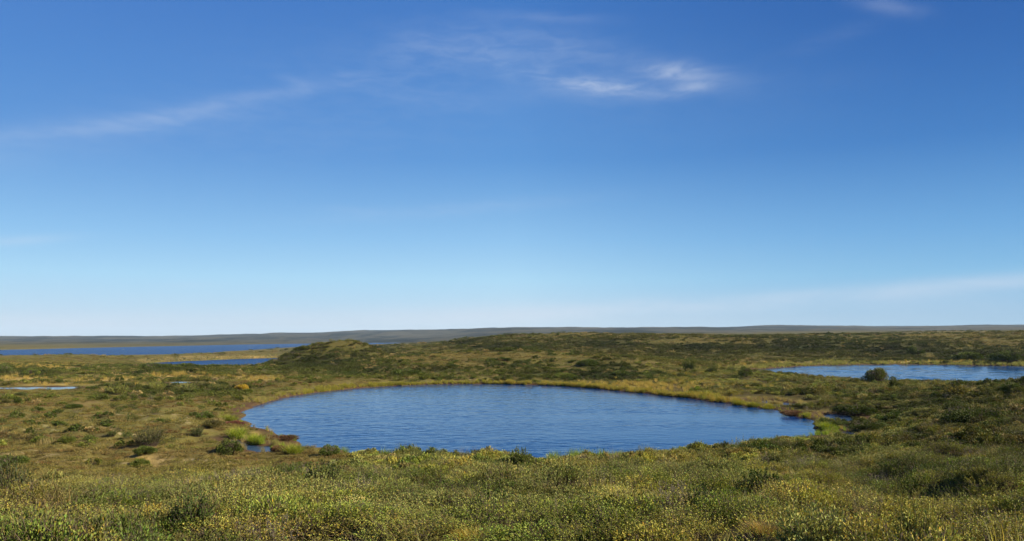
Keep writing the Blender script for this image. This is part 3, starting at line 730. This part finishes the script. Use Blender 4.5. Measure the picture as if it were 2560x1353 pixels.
# ---- the thicket of dwarf shrubs in front and on the right-hand slope
def thicket():
    Xs, Ys, base = [], [], []
    for y0, y1, dn, sc in [(1.0, 14, 20, .95), (14, 24, 13, 1.05), (24, 40, 8, 1.2), (40, 70, 3.6, 1.5), (70, 140, 1.5, 2.1)]:
        X, Y = sample(y0, y1, dn, .86, 8.0 if y1 < 45 else 3.0); Xs.append(X); Ys.append(Y); base.append(np.full(len(X), sc))
    X, Y, sc = map(np.concatenate, (Xs, Ys, base)); keep0 = (Y < 45) | (X / Y > .08)
    X, Y, sc = X[keep0], Y[keep0], sc[keep0]
    Z, nr = height(X, Y); px, py, th, gd, dk = zones(X, Y, Z, nr)
    gap = sstep(.24, .44, fbm(X, Y, 1.1, 93)) * .68 + .32
    k = (rng.random(len(X)) < th * (1 - gd * .9) * gap) & (nr > .5) & (height.small > 1.6) & (rng.random(len(X)) < .25 + height.small / 5); k &= free(X, Y); sm = height.small[k]; nrk = nr[k]; X, Y, Z, sc, dk, px = X[k], Y[k], Z[k], sc[k], dk[k], px[k]
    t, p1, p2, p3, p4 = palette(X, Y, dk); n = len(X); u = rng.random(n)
    idx_ = rng.integers(0, 4, n)
    wil = (sstep(.55, .7, fbm(X, Y, 3.4, 83)) > u * .9 + .05); idx_[wil] = rng.integers(4, 6, wil.sum()); t[wil] = t[wil] * .45 + np.array(C_WIL) * .55
    gr = sstep(.66, .80, fbm(X, Y, 2.0, 87)) * .6 > rng.random(n); idx_[gr] = rng.integers(6, 8, gr.sum()); t[gr] = t[gr] * .35 + np.array(C_STRAW) * .55
    gr2 = rng.random(n) < .03; idx_[gr2] = rng.integers(6, 8, gr2.sum()); t[gr2] = t[gr2] * .4 + np.array(C_STRAW) * .55
    de = (sstep(.70, .82, fbm(X, Y, 1.7, 91)) * .35 > rng.random(n)) | (rng.random(n) < .008); idx_[de] = rng.integers(8, 11, de.sum())
    mb = rng.random(n) < np.where(Y > 26, .55, .34); idx_[mb] = np.where(Y[mb] > 26, rng.integers(15, 17, mb.sum()), rng.integers(12, 15, mb.sum())); t[mb] = t[mb] * rng.uniform(.62, 1.25, (mb.sum(), 1))
    spg = rng.random(n) < .02; idx_[spg & (rng.random(n) < .3)] = 11
    hgt = .42 + 1.3 * fbm(X, Y, 1.2, 95) ** 1.5 + .2 * p4 + .75 * sstep(.5, .75, fbm(X, Y, 5, 97)) * (Y > 26)
    s = sc * rng.uniform(.8, 1.2, n); scl = np.stack([s, s, s * hgt * np.where(sc > 1.3, .80, 1) * np.clip(.25 + sm / 6, .3, 1) * np.where(Y > 85, np.clip(nrk / 9, .35, 1), 1)], 1)
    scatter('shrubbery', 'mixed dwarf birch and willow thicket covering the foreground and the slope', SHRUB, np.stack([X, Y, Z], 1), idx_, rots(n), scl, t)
    return n


# ---- low heath on the plain and on the hills
def heath():
    Xs, Ys, base = [], [], []
    for y0, y1, dn, sc in [(20, 45, 4.6, .95), (45, 90, 2.4, 1.2), (90, 160, .9, 1.9), (160, 300, .30, 3.0), (300, 520, .10, 4.6)]:
        X, Y = sample(y0, y1, dn, .8); Xs.append(X); Ys.append(Y); base.append(np.full(len(X), sc))
    X, Y, sc = map(np.concatenate, (Xs, Ys, base)); Z, nr = height(X, Y); px, py, th, gd, dk = zones(X, Y, Z, nr); tn = zones.tan
    k = (nr > 1.0) & (height.small > np.where(Y > 70, 3.5, 1.2)) & (rng.random(len(X)) > th * .95) & (rng.random(len(X)) > gd * .6) & (rng.random(len(X)) < np.where((Y > 330) & (X / Y < -.27), .3, 1)) & (py < 1200); X, Y, Z, sc, gd, dk, tn = X[k], Y[k], Z[k], sc[k], gd[k], dk[k], tn[k]
    n = len(X); a, b, c2 = fbm(X, Y, 3.5, 101), fbm(X, Y, 14, 103), fbm(X, Y, 1.4, 107)
    t = lerp3(C_BROWN, C_OLIVE, sstep(.3, .65, a)); t = t + (np.array(C_GREEN) - t) * np.clip(sstep(.42, .66, b) * .8 + .25 * (Y > 105), 0, 1)[:, None]; t = t + (np.array((.15, .07, .03)) - t) * (sstep(.66, .76, c2) * .6)[:, None]
    t = t + (np.array((.042, .056, .014)) - t) * np.clip(dk * 1.3, 0, .97)[:, None]; t = t + (np.array((.30, .215, .06)) - t) * (gd * .8)[:, None]
    t = t + (np.array((.27, .20, .070)) - t) * (tn * .75)[:, None]; t = t * rng.uniform(.75, 1.25, (n, 1)); idx_ = rng.integers(0, 3, n); gq = rng.random(n) < .22 + gd * .6; idx_[gq] = rng.integers(3, 5, gq.sum()); t[gq & (gd < .3)] = t[gq & (gd < .3)] * .6 + np.array(C_STRAW) * .3
    s = sc * rng.uniform(.6, 1.2, n)
    scatter('heath', 'low brown and olive heath carpeting the plain and the hills', HEATH, np.stack([X, Y, Z], 1), idx_, rots(n, .1), np.stack([s, s, s ** .6 * rng.uniform(.7, 1.3, n)], 1), t)
    return n


# ---- taller scrub in dark patches on the hills and scattered over the plain
def scrub():
    Xs, Ys, base = [], [], []
    for y0, y1, dn, sc in [(26, 70, .8, 1.0), (70, 130, .9, 1.3), (130, 210, .75, 1.8), (210, 330, .16, 3.2), (330, 520, .07, 4.6), (520, 900, .010, 7)]:
        X, Y = sample(y0, y1, dn, .8); Xs.append(X); Ys.append(Y); base.append(np.full(len(X), sc))
    X, Y, sc = map(np.concatenate, (Xs, Ys, base)); Z, nr = height(X, Y); px, py, th, gd, dk = zones(X, Y, Z, nr)
    ptc = sstep(.48, .66, fbm(X, Y, 9, 111)) * np.where(Y > 105, .6, .30) + sstep(.45, .62, fbm(X, Y, 30, 113)) * .35 * (Y > 105)
    hill = sstep(-.12, .02, X / Y) * (Y > 185) * (.12 + .6 * sstep(.45, .62, fbm(X, Y, 22, 115)))
    shy = np.where((Y > 290) & (X / Y < -.27), .08, 1)
    pr = np.clip(dk * 1.1 + ptc + hill, .015, 1) * shy * (1 - gd) * (1 - th * .6 * (X / Y < .15)) * (1 - .85 * zones.tan)
    k = (rng.random(len(X)) < pr) & (nr > np.where((Y > 200) & (py > 895), 22, 1.5)) & (height.small > 3) & (py < 1165); X, Y, Z, sc, dk = X[k], Y[k], Z[k], sc[k], dk[k]; n = len(X)
    v = fbm(X, Y, 12, 117); t = lerp3(C_DARK, np.array(C_GREEN) * .8, sstep(.3, .7, v)); t = t + (np.array(C_OLIVE) - t) * (sstep(.45, .7, fbm(X, Y, 30, 119)) * .6 * (1 - dk))[:, None]; t = t * (1 - .5 * dk)[:, None] * np.where(Y > 190, .8, 1)[:, None] * rng.uniform(.75, 1.25, (n, 1))
    idx_ = rng.integers(0, 4, n); q = rng.random(n) < .12 * (1 - dk); idx_[q] = 4; t[q] = np.array(C_STRAW) * .8; q = rng.random(n) < .02; idx_[q] = 5; q = rng.random(n) < .5; idx_[q] = rng.integers(6, 8, q.sum()); t[q] = t[q] * rng.uniform(.7, 1.3, (q.sum(), 1))
    s = sc * rng.uniform(.7, 1.3, n); sz = s ** .55 * rng.uniform(.8, 1.25, n)
    scatter('scrub', 'dark green birch scrub in patches on the hills', SCRUB, np.stack([X, Y, Z], 1), idx_, rots(n, .1), np.stack([s, s, sz], 1), t)
    return n


# ---- sedge fringe round the water and on the wet meadows
def sedge():
    X, Y, T, SC = [], [], [], []
    def band(key, per_m, wid, f, sc=1.0):
        P = POLY[key]; Qn = np.roll(P, -1, 0); L = np.hypot(*(Qn - P).T); cum = np.cumsum(L); n = int(cum[-1] * per_m)
        u = rng.uniform(0, cum[-1], n); i = np.searchsorted(cum, u); t = rng.random(n); d = (Qn - P)[i] / np.maximum(L[i, None], 1e-6)
        area = np.sum(P[:, 0] * Qn[:, 1] - Qn[:, 0] * P[:, 1]); nm = np.stack([d[:, 1], -d[:, 0]], 1) * (1 if area > 0 else -1)
        pt = P[i] + (Qn - P)[i] * t[:, None] + nm * (rng.random(n) ** 1.3 * wid * (.35 + 1.3 * fbm(P[i, 0] + d[:, 0] * t * L[i], P[i, 1] + d[:, 1] * t * L[i], 5, 137, 2)) + .05)[:, None]
        px, py = project(pt[:, 0], pt[:, 1], np.full(n, PONDS[key][0]))
        tuft = .25 + .75 * sstep(.3, .6, fbm(pt[:, 0], pt[:, 1], 1.4, 131, 2)); hh = .65 + .55 * fbm(pt[:, 0], pt[:, 1], 4, 135, 2)
        for q in range(n):
            r_ = f(px[q], py[q])
            if r_ is not None and key in ('main', 'right'): r_ = (r_[0] * tuft[q], r_[1], r_[2] * hh[q])
            if r_ is None or rng.random() > r_[0]: continue
            X.append(pt[q, 0]); Y.append(pt[q, 1]); T.append(r_[1]); SC.append(sc * r_[2] * rng.uniform(.75, 1.2))
    YG, GD, BG, TN = (.250, .225, .040), (.300, .225, .045), (.190, .240, .030), (.270, .215, .085)
    def fmain(px, py):
        if py < 1012:
            if px < 760: return (.75, TN if rng.random() < .6 else YG, .68)
            if px < 1250: return (1, YG, .70)
            return (1, GD if rng.random() < .5 else YG, .85)
        if px < 700: return (.10, BG if rng.random() < .5 else TN, .5)
        if px < 960: return (.12, BG if rng.random() < .5 else TN, .5)
        if px > 1640 and py > 1078: return (.5, BG, .62)
        if px > 1930: return (.10, YG, .5)
        if px > 1800: return (.4, YG, .6)
        return (.5, BG, .7)
    band('main', 22, 1.3, fmain)
    band('right', 8, 5.0, lambda px, py: (1, (.25, .235, .075), .85) if py < 928 else (.3, GD, .4), 1.3)
    band('mid_left', 2.5, 5, lambda px, py: (1, (.30, .24, .11), .7) if py < 909 else None, 1.9)
    band('channel', 9, .8, lambda px, py: (.6, TN, .6)); band('right_inlet', 6, .6, lambda px, py: (.4, TN, .4)); band('right_pool', 8, .9, lambda px, py: (.4, TN, .4))
    band('left_pool', 7, .8, lambda px, py: (.3, BG if rng.random() < .5 else TN, .6)); band('bog_pool', 2, 2.5, lambda px, py: (.25, (.26, .18, .07), .3))
    # wet meadow behind the far right part of the shore and golden strips on the plain
    mx, my = sample(60, 190, 1.6, .8); mz, mn = height(mx, my); mpx, mpy, th, gd, dk = zones(mx, my, mz, mn)
    k = (rng.random(len(mx)) < np.maximum((gd - .25) * .35, np.maximum(blob(mpx, mpy, 1660, 968, 130, 9), blob(mpx, mpy, 1480, 961, 130, 4)) * 2.4 * (mpx > 1350))) & (mn > .3)
    X += list(mx[k]); Y += list(my[k]); SC += list(rng.uniform(.8, 1.3, k.sum()) * np.where(my[k] > 120, 1.5, 1.1) * .66); T += [(.345, .255, .070)] * int(k.sum())
    X, Y, SC, T = np.array(X), np.array(Y), np.array(SC), np.array(T); Z, nr = height(X, Y); n = len(X)
    T = T * rng.uniform(.8, 1.25, (n, 1))
    scatter('sedge_grass', 'yellow green sedge fringing the ponds and the wet meadow', SEDGE, np.stack([X, Y, Z], 1), rng.integers(0, 3, n), rots(n, .08), np.stack([SC * 1.2, SC * 1.2, SC], 1), T)
    return n


#@@ENDVEG
#@@THINGS
# ------------------------------------------------------------------ single shrubs, tussocks and dry bushes one can tell apart
_Yr = np.exp(np.linspace(math.log(5.5), math.log(900), 2600))


def ground_at(px, py):
    """first ground point met along the sight line through a photograph pixel"""
    a, sl_ = float(aratio(px, py)), float(slope(py)); X = a * _Yr; z, _ = height(X, _Yr)
    i = np.where(ZC + sl_ * _Yr <= z)[0]
    i = i[0] if len(i) else np.argmin(ZC + sl_ * _Yr - z)
    return X[i], _Yr[i], z[i]


def dome(n, leaf, ht, seed, slim=.75, lumps=9, hollow=.45, ns=22):
    r = np.random.default_rng(seed)
    return (plant_mesh('foliage', [(crown(r, n, leaf, ht, lumps, slim, hollow), 0)], [LEAF_O]), plant_mesh('stems', [(stems(r, ns, ht), 0)], [TWIG]))


def twiggy(n, per, ht, leaf, seed, slim=.75, m=None):
    r = np.random.default_rng(seed); lv, st = leafy(r, n, .75, ht * .95, leaf, per, slim, .9, .3, .4, .25, .009)
    return (plant_mesh('foliage', [(lv, 0)], [LEAF_O]), plant_mesh('stems', [(st, 0)], [m or TWIG]))


def tussock(n, ht, seed, bend=.55, lean=.55, wd=.02):
    r = np.random.default_rng(seed)
    return (plant_mesh('blades', [(blades_np(r, n, .55, ht * 1.1, wd, bend, lean), 0)], [BLADE_O]), plant_mesh('root_mound', [(stems(r, 40, ht * .25, .03), 0)], [TWIG]))


def drybush(seed, ht):
    r = np.random.default_rng(seed); b = bare(r, 46, .8, ht); lv, st = leafy(r, 10, .6, ht * .6, .05, 7)
    return (plant_mesh('foliage', [(lv, 0)], [LEAF_O]), plant_mesh('stems', [(tuple(b), 0)], [GREYTWIG]))


MODEL = {'dome': [dome(4600, .058, .62, 11, lumps=16, ns=34), dome(4400, .058, .55, 12, lumps=19, ns=34)], 'round': [dome(9000, .045, .66, 13, lumps=16, ns=40)], 'low': [dome(5200, .052, .38, 14, lumps=26, ns=34), dome(5000, .052, .34, 15, lumps=30, ns=34)], 'wide': [dome(11000, .030, .30, 16, lumps=46, ns=60), dome(11000, .030, .28, 17, lumps=50, ns=60)],
         'birch': [twiggy(130, 26, .70, .050, 21), twiggy(120, 28, .60, .048, 22), twiggy(140, 24, .78, .046, 23)], 'willow': [twiggy(110, 30, .75, .085, 31, .36), twiggy(100, 30, .62, .080, 32, .36)],
         'sprig': [twiggy(16, 16, 1.6, .10, 41), twiggy(12, 18, 1.9, .10, 42)], 'tussock': [tussock(520, .75, 51, .9, .9), tussock(460, .6, 52, .9, 1.0)], 'dry': [drybush(61, .8), drybush(62, 1.0)]}
PART = {'tussock': ('blades', 'root_mound')}
PROTO = {}


def place(kind, name, label, cat, px, py, wpx, hpx, col, group=None, var=0, rot=None):
    """copy a model plant to the spot seen at (px, py), wpx wide and hpx high in photograph pixels"""
    if kind == 'low' and wpx >= 84: kind = 'wide'
    X, Y, Z = ground_at(px, py); var %= len(MODEL[kind]); fol, stm = MODEL[kind][var]; pn = PART.get(kind, ('foliage', 'stems'))
    root = bpy.data.objects.new(name, None); COL.objects.link(root); root.empty_display_size = .2
    r_ = wpx / 2 / F * Y; h0 = max(v[2] for v in fol.bound) if hasattr(fol, 'bound') else MODEL_H[id(fol)]
    hs_ = (hpx / F * Y) / h0
    root.location = (X, Y, Z - .03); root.rotation_euler = (0, 0, random.uniform(0, 6.28) if rot is None else rot); root.scale = (r_ * random.uniform(.85, 1.2), r_ * random.uniform(.8, 1.15), hs_)
    tag(root, label, cat, group); FOOT.append((X, Y, r_))
    key = (kind, var)
    for i, (me, nm) in enumerate(((fol, pn[0]), (stm, pn[1]))):
        if key in PROTO: o = PROTO[key][i].copy(); COL.objects.link(o)
        else: o = bpy.data.objects.new(nm, me); COL.objects.link(o); PROTO.setdefault('new', []).append(o)
        o.parent = root; o.color = (*col, 1)
    if key not in PROTO: PROTO[key] = PROTO.pop('new')
    return root


MODEL_H = {}
for _v in MODEL.values():
    for f_, s_ in _v:
        co = np.empty(len(f_.vertices) * 3, np.float32); f_.vertices.foreach_get('co', co); MODEL_H[id(f_)] = float(np.percentile(co.reshape(-1, 3)[:, 2], 98))
DG, MG, LG, YB, BS, PB, GW = (.080, .104, .022), (.120, .145, .028), (.220, .235, .050), (.42, .29, .035), (.225, .265, .032), (.285, .285, .085), (.17, .17, .06)
TL = [  # kind, name, category, label, px, py, width, height, colour
    # --- beside the right-hand pond
    ('round', 'willow_shrub', 'shrub', 'large round olive bush standing up against the right-hand pond', 2196, 960, 82, 36, (.105, .115, .026)),
    ('dome', 'birch_shrub', 'shrub', 'dark green rounded bush at the left tip of the right-hand pond', 1864, 943, 38, 24, DG),
    ('dome', 'birch_shrub', 'shrub', 'smaller dark bush just left of the bush at the right-hand pond tip', 1828, 932, 26, 14, MG),
    ('birch', 'birch_shrub', 'shrub', 'mid green bush in the low ground left of the right-hand pond, second from its tip', 1784, 936, 40, 24, MG),
    ('birch', 'birch_shrub', 'shrub', 'leftmost green bush in the row running from the right-hand pond tip', 1724, 930, 44, 30, MG),
    ('sprig', 'birch_sprig', 'shrub', 'thin upright sprig right of the round bush against the right-hand pond', 2240, 958, 12, 24, DG),
    ('low', 'birch_shrub', 'shrub', 'dark low scrub on the far shore of the right-hand pond at the frame edge', 2525, 906, 90, 26, DG),
    ('low', 'birch_shrub', 'shrub', 'dark scrub clump behind the far shore of the right-hand pond, left of the edge clump', 2420, 902, 70, 20, DG),
    ('dome', 'birch_shrub', 'shrub', 'dark green clump part way up the slope above the right-hand pond', 2290, 888, 60, 20, DG),
    ('dome', 'birch_shrub', 'shrub', 'small dark tuft on the ridge skyline over the right-hand pond', 2072, 838, 14, 8, DG),
    ('dome', 'birch_shrub', 'shrub', 'small dark tuft on the middle ridge, straight behind the oval pond', 1394, 842, 12, 9, DG),
    # --- right end of the oval pond
    ('tussock', 'sedge_clump', 'sedge', 'bright yellow green sedge clump between the two small pools at the pond end', 2064, 1072, 60, 19, BS),
    ('tussock', 'sedge_clump', 'sedge', 'dark stemmed sedge at the water tip beside the bright clump between the pools', 2041, 1063, 14, 15, (.16, .15, .05)),
    ('low', 'birch_shrub', 'shrub', 'nearly black low shrub behind the bright sedge clump between the pools', 2168, 1078, 92, 22, (.060, .076, .018)),
    ('low', 'birch_shrub', 'shrub', 'dark spreading shrub above the small inlet at the right end of the oval pond', 2140, 1034, 120, 20, (.060, .076, .018)),
    ('tussock', 'sedge_clump', 'sedge', 'left part of the long green sedge spit along the far right shore', 1848, 1013, 46, 14, (.21, .20, .030)),
    ('tussock', 'sedge_clump', 'sedge', 'middle part of the long green sedge spit along the far right shore', 1884, 1018, 50, 15, (.22, .21, .030)),
    ('tussock', 'sedge_clump', 'sedge', 'right tapering end of the long green sedge spit along the far right shore', 1922, 1024, 44, 12, (.22, .21, .030)),
    ('tussock', 'sedge_clump', 'sedge', 'small green tuft on the red brown mud near the right pond end', 2015, 1044, 34, 14, (.22, .23, .035)),
    ('low', 'bog_plant', 'plant', 'red brown mat of bog plants at the far right shore of the oval pond', 1985, 1036, 60, 9, (.145, .080, .045)),
    # --- left end of the oval pond
    ('tussock', 'sedge_clump', 'sedge', 'bright lime sedge mound on the near left shore, right of the small pool', 640, 1108, 66, 26, BS),
    ('tussock', 'sedge_clump', 'sedge', 'bright lime sedge mound behind the small pool near the left pond tip', 594, 1096, 74, 28, BS),
    ('tussock', 'sedge_clump', 'sedge', 'lime sedge strip on the shore between the small pool and the foreground thicket', 735, 1134, 80, 26, (.21, .23, .032)),
    ('tussock', 'sedge_clump', 'sedge', 'pale green grassy patch at the left tip of the oval pond', 572, 1052, 70, 18, (.22, .24, .040)),
    ('low', 'bog_plant', 'plant', 'dull red bog plants edging the left tip of the oval pond', 580, 1062, 52, 9, (.15, .062, .040)),
    ('low', 'bog_plant', 'plant', 'red brown bog plants on the bank past the lime sedge mounds', 712, 1100, 60, 12, (.13, .075, .040)),
    ('low', 'bog_plant', 'plant', 'dark red plants at the right rim of the small left pool', 700, 1128, 48, 14, (.14, .070, .042)),
    ('dome', 'birch_shrub', 'shrub', 'dark green bush leaning over the front of the small left pool', 574, 1136, 76, 34, DG),
    ('dome', 'birch_shrub', 'shrub', 'dark bush on the shore at the right end of the lime sedge strip', 825, 1140, 70, 24, DG),
    ('dome', 'birch_shrub', 'shrub', 'dark bush on the plain left of the oval pond tip', 512, 1048, 46, 17, DG),
    ('birch', 'birch_shrub', 'shrub', 'small grey green bush between the pond tip bush and the small pool', 494, 1092, 36, 24, (.075, .095, .028)),
    ('low', 'birch_shrub', 'shrub', 'brown green low shrub on the shore left of the lime sedge mounds', 532, 1068, 56, 16, (.10, .09, .03)),
    # --- left plain
    ('birch', 'birch_shrub', 'shrub', 'large loose grey green shrub in the middle of the left plain', 372, 1114, 78, 40, (.075, .085, .028)),
    ('low', 'birch_shrub', 'shrub', 'low dark shrub just in front of the large loose shrub on the plain', 362, 1134, 62, 18, DG),
    ('low', 'birch_shrub', 'shrub', 'flat green shrub at the far left of the near plain', 104, 1107, 50, 16, MG),
    ('low', 'birch_shrub', 'shrub', 'flat green shrub right of the far left one on the near plain', 166, 1106, 42, 14, MG),
    ('birch', 'birch_shrub', 'shrub', 'little dark bush behind the row of flat shrubs on the near plain', 279, 1092, 26, 14, DG),
    ('low', 'birch_shrub', 'shrub', 'small green shrub between the flat shrubs and the large loose shrub', 226, 1102, 34, 12, MG),
    ('dome', 'birch_shrub', 'shrub', 'dark pointed bush alone below the long bog pool', 44, 1012, 26, 16, DG),
    ('dome', 'birch_shrub', 'shrub', 'dim brown green bush left of the pointed one below the bog pool', 14, 1008, 20, 10, (.085, .085, .025)),
    ('low', 'birch_shrub', 'shrub', 'low dark shrub right of the pointed bush below the bog pool', 180, 1020, 56, 10, DG),
    ('low', 'birch_shrub', 'shrub', 'grey green shrub under the right part of the long bog pool', 52, 990, 34, 9, (.085, .10, .03)),
    ('dome', 'birch_shrub', 'shrub', 'dark shrub clump at the left frame edge above the bog pool', 12, 934, 46, 20, DG),
    ('dome', 'birch_shrub', 'shrub', 'dark green shrub clump second from the left edge above the bog pool', 80, 939, 48, 16, MG),
    ('low', 'birch_shrub', 'shrub', 'dark clump on the golden strip above the right end of the bog pool', 148, 956, 22, 8, DG),
    ('low', 'birch_shrub', 'shrub', 'long dark thicket below the narrow pond, left of its dark companion', 388, 925, 96, 15, DG),
    ('low', 'birch_shrub', 'shrub', 'dark thicket standing against the narrow pond at its middle', 470, 922, 62, 13, DG),
    ('low', 'birch_shrub', 'shrub', 'short dark thicket at the right part of the narrow pond shore', 534, 919, 38, 8, DG),
    ('birch', 'willow_shrub', 'shrub', 'pale green willow thicket left end of the light band below the bog pools', 290, 986, 80, 22, LG),
    ('birch', 'willow_shrub', 'shrub', 'tallest pale green willow in the light band below the bog pools', 392, 980, 60, 24, LG),
    ('birch', 'willow_shrub', 'shrub', 'pale willow in the light band between the tallest one and the yellow bush', 466, 980, 84, 20, (.19, .21, .05)),
    ('birch', 'willow_shrub', 'shrub', 'pale willow touching the left side of the yellow bush', 545, 976, 60, 16, (.19, .20, .05)),
    ('low', 'willow_shrub', 'shrub', 'golden yellow autumn bush at the end of the pale willow band', 602, 977, 46, 14, YB),
    ('low', 'birch_shrub', 'shrub', 'dark olive scrub on the near left plain at the frame edge', 20, 1165, 90, 24, DG),
    ('low', 'birch_shrub', 'shrub', 'low green shrub between thicket and the large loose shrub', 350, 1166, 52, 18, MG),
    # --- low hill behind the oval pond
    ('low', 'birch_shrub', 'shrub', 'dark long shrub at the left foot of the tan hill behind the pond', 1018, 938, 74, 13, DG),
    ('dome', 'birch_shrub', 'shrub', 'small dark bush left on the face of the tan hill', 1134, 919, 26, 10, DG),
    ('dome', 'birch_shrub', 'shrub', 'small bright green bush high on the face of the tan hill', 1226, 904, 22, 9, MG),
    ('dome', 'birch_shrub', 'shrub', 'green bush below the high one on the face of the tan hill', 1256, 914, 24, 9, MG),
    ('low', 'birch_shrub', 'shrub', 'dark scrub in the dip at the right end of the tan hill', 1470, 914, 60, 14, DG),
    ('low', 'birch_shrub', 'shrub', 'dark shrub patch under the small second knoll behind the pond', 1556, 940, 70, 13, DG),
    ('low', 'birch_shrub', 'shrub', 'green shrub at the foot of the tan hill above the golden sedge', 1412, 946, 56, 12, MG),
    # --- right slope
    ('low', 'birch_shrub', 'shrub', 'wide dark shrub with black shade half way up the right slope', 2440, 1060, 150, 34, (.060, .076, .018)),
    ('birch', 'birch_shrub', 'shrub', 'fresh green shrub at the right end of the wide dark shrub', 2510, 1066, 50, 22, (.09, .13, .02)),
    ('birch', 'birch_shrub', 'shrub', 'dark green bush on the right slope above the wide dark shrub', 2380, 1030, 70, 26, DG),
    ('willow', 'willow_shrub', 'shrub', 'yellowish willow near the top of the right slope', 2390, 990, 70, 26, (.20, .17, .04)),
    ('low', 'birch_shrub', 'shrub', 'dark shrub below the crest at the right frame edge', 2540, 982, 90, 24, DG),
    ('dry', 'dry_bush', 'bush', 'bare grey twigs showing pale stems low on the right slope', 2325, 1082, 44, 14, (.15, .12, .05)),
    # --- silhouettes against the oval pond
    ('birch', 'birch_shrub', 'shrub', 'dark leafy bush top cutting into the water, left of the middle', 1040, 1163, 46, 34, DG),
    ('dry', 'dry_bush', 'bush', 'grey twiggy bush rising against the water near the middle', 1168, 1166, 46, 24, (.14, .13, .05)),
    ('birch', 'birch_shrub', 'shrub', 'broad leafy bush rising against the water right of the grey twigs', 1302, 1168, 66, 44, MG),
    ('sprig', 'birch_sprig', 'shrub', 'tall thin sprig against the water between grey twigs and broad bush', 1238, 1166, 16, 36, DG),
    ('sprig', 'birch_sprig', 'shrub', 'dark upright sprig against the water right of the broad bush', 1500, 1168, 24, 48, DG),
    ('dry', 'dry_bush', 'bush', 'pale reddish twigs against the water right of the dark sprig', 1538, 1168, 40, 24, (.20, .14, .06)),
    ('birch', 'birch_shrub', 'shrub', 'dark bush top at the right part of the near pond shore', 1595, 1164, 50, 34, DG),
    ('sprig', 'birch_sprig', 'shrub', 'single dark sprig on the bright grassy shore at the right', 1952, 1112, 18, 24, DG),
    # --- foreground
    ('willow', 'willow_shrub', 'shrub', 'bright pale yellow willow bush at the bottom edge right of the middle', 2030, 1378, 190, 108, PB),
    ('willow', 'willow_shrub', 'shrub', 'yellow green willow bush low at the right of the bottom edge', 2300, 1376, 150, 105, (.28, .27, .07)),
    ('birch', 'birch_shrub', 'shrub', 'dark glossy birch patch above the bright willow bush', 1770, 1310, 150, 91, (.070, .10, .022)),
    ('birch', 'birch_shrub', 'shrub', 'dark birch patch in the foreground below the pond, left of the bright willow', 1900, 1236, 130, 59, (.065, .095, .02)),
    ('birch', 'birch_shrub', 'shrub', 'deep green birch patch near the bottom left', 480, 1332, 150, 98, (.065, .10, .022)),
    ('birch', 'birch_shrub', 'shrub', 'dark birch clump left of centre just below the pond', 812, 1222, 120, 63, (.065, .095, .022)),
    ('birch', 'birch_shrub', 'shrub', 'dark green birch clump under the pond, centre of the foreground', 1225, 1304, 110, 77, (.070, .10, .022)),
    ('birch', 'birch_shrub', 'shrub', 'deep green bush at the left frame edge in the foreground', 20, 1260, 110, 98, (.07, .09, .03)),
    ('tussock', 'grass_tussock', 'grass', 'golden grass tuft in the lower middle of the foreground', 1168, 1352, 130, 46, (.40, .31, .08)),
    ('tussock', 'grass_tussock', 'grass', 'orange brown grass tuft low between the dark birch and bright willow', 1905, 1332, 110, 36, (.32, .22, .075)),
    ('tussock', 'grass_tussock', 'grass', 'straw grass tuft on the left foreground', 420, 1366, 150, 50, (.34, .30, .09)),
    ('willow', 'willow_shrub', 'shrub', 'yellow autumn bush in the left foreground above the deep green birch', 380, 1324, 70, 59, (.46, .33, .05)),
    ('dry', 'dry_bush', 'bush', 'nearly leafless grey bush in the left foreground', 610, 1230, 70, 30, (.17, .15, .06)),
    ('dry', 'dry_bush', 'bush', 'grey bush of mostly bare branches on the right foreground', 2170, 1304, 100, 44, (.17, .15, .06)),
    ('dry', 'dry_bush', 'bush', 'grey twig bush just under the near pond shore, right of the middle', 1500, 1240, 90, 36, (.17, .15, .06)),
]
GROUP = {'birch_shrub': 'dwarf birch shrubs over the tundra', 'willow_shrub': 'willow bushes over the tundra', 'sedge_clump': 'sedge clumps round the pond', 'dry_bush': 'bare twiggy bushes', 'birch_sprig': 'sprigs against the water', 'grass_tussock': 'grass tufts in the foreground', 'bog_plant': 'reddish bog plants on the pond banks'}
for i, (kind, name, cat, label, px, py, wp, hp, col) in enumerate(TL):
    place(kind, name, label, cat, px, py, wp, hp, col, GROUP[name], i)
#@@ENDTHINGS
thicket(); heath(); scrub(); sedge()

# ------------------------------------------------------------------ thin blue air
hb = bmesh.new(); bmesh.ops.create_cube(hb, size=1.0)
hme = bpy.data.meshes.new('haze'); hb.to_mesh(hme); hb.free()
hz = link('haze', hme); hz.scale = (18000, 7600, 112); hz.location = (0, 7600 / 2 - 300, 112 / 2 - 12); tag(hz, kind='stuff')
hm, ht, hout = mat('thin_haze'); pv = ht.new('ShaderNodeVolumePrincipled'); pv.inputs['Color'].default_value = (.62, .80, 1.0, 1); pv.inputs['Density'].default_value = 5e-5; pv.inputs['Anisotropy'].default_value = 0
ht.l.new(pv.outputs[0], hout.inputs['Volume']); hm.cycles.volume_sampling = 'DISTANCE'; hm.cycles.homogeneous_volume = True; hme.materials.append(hm)
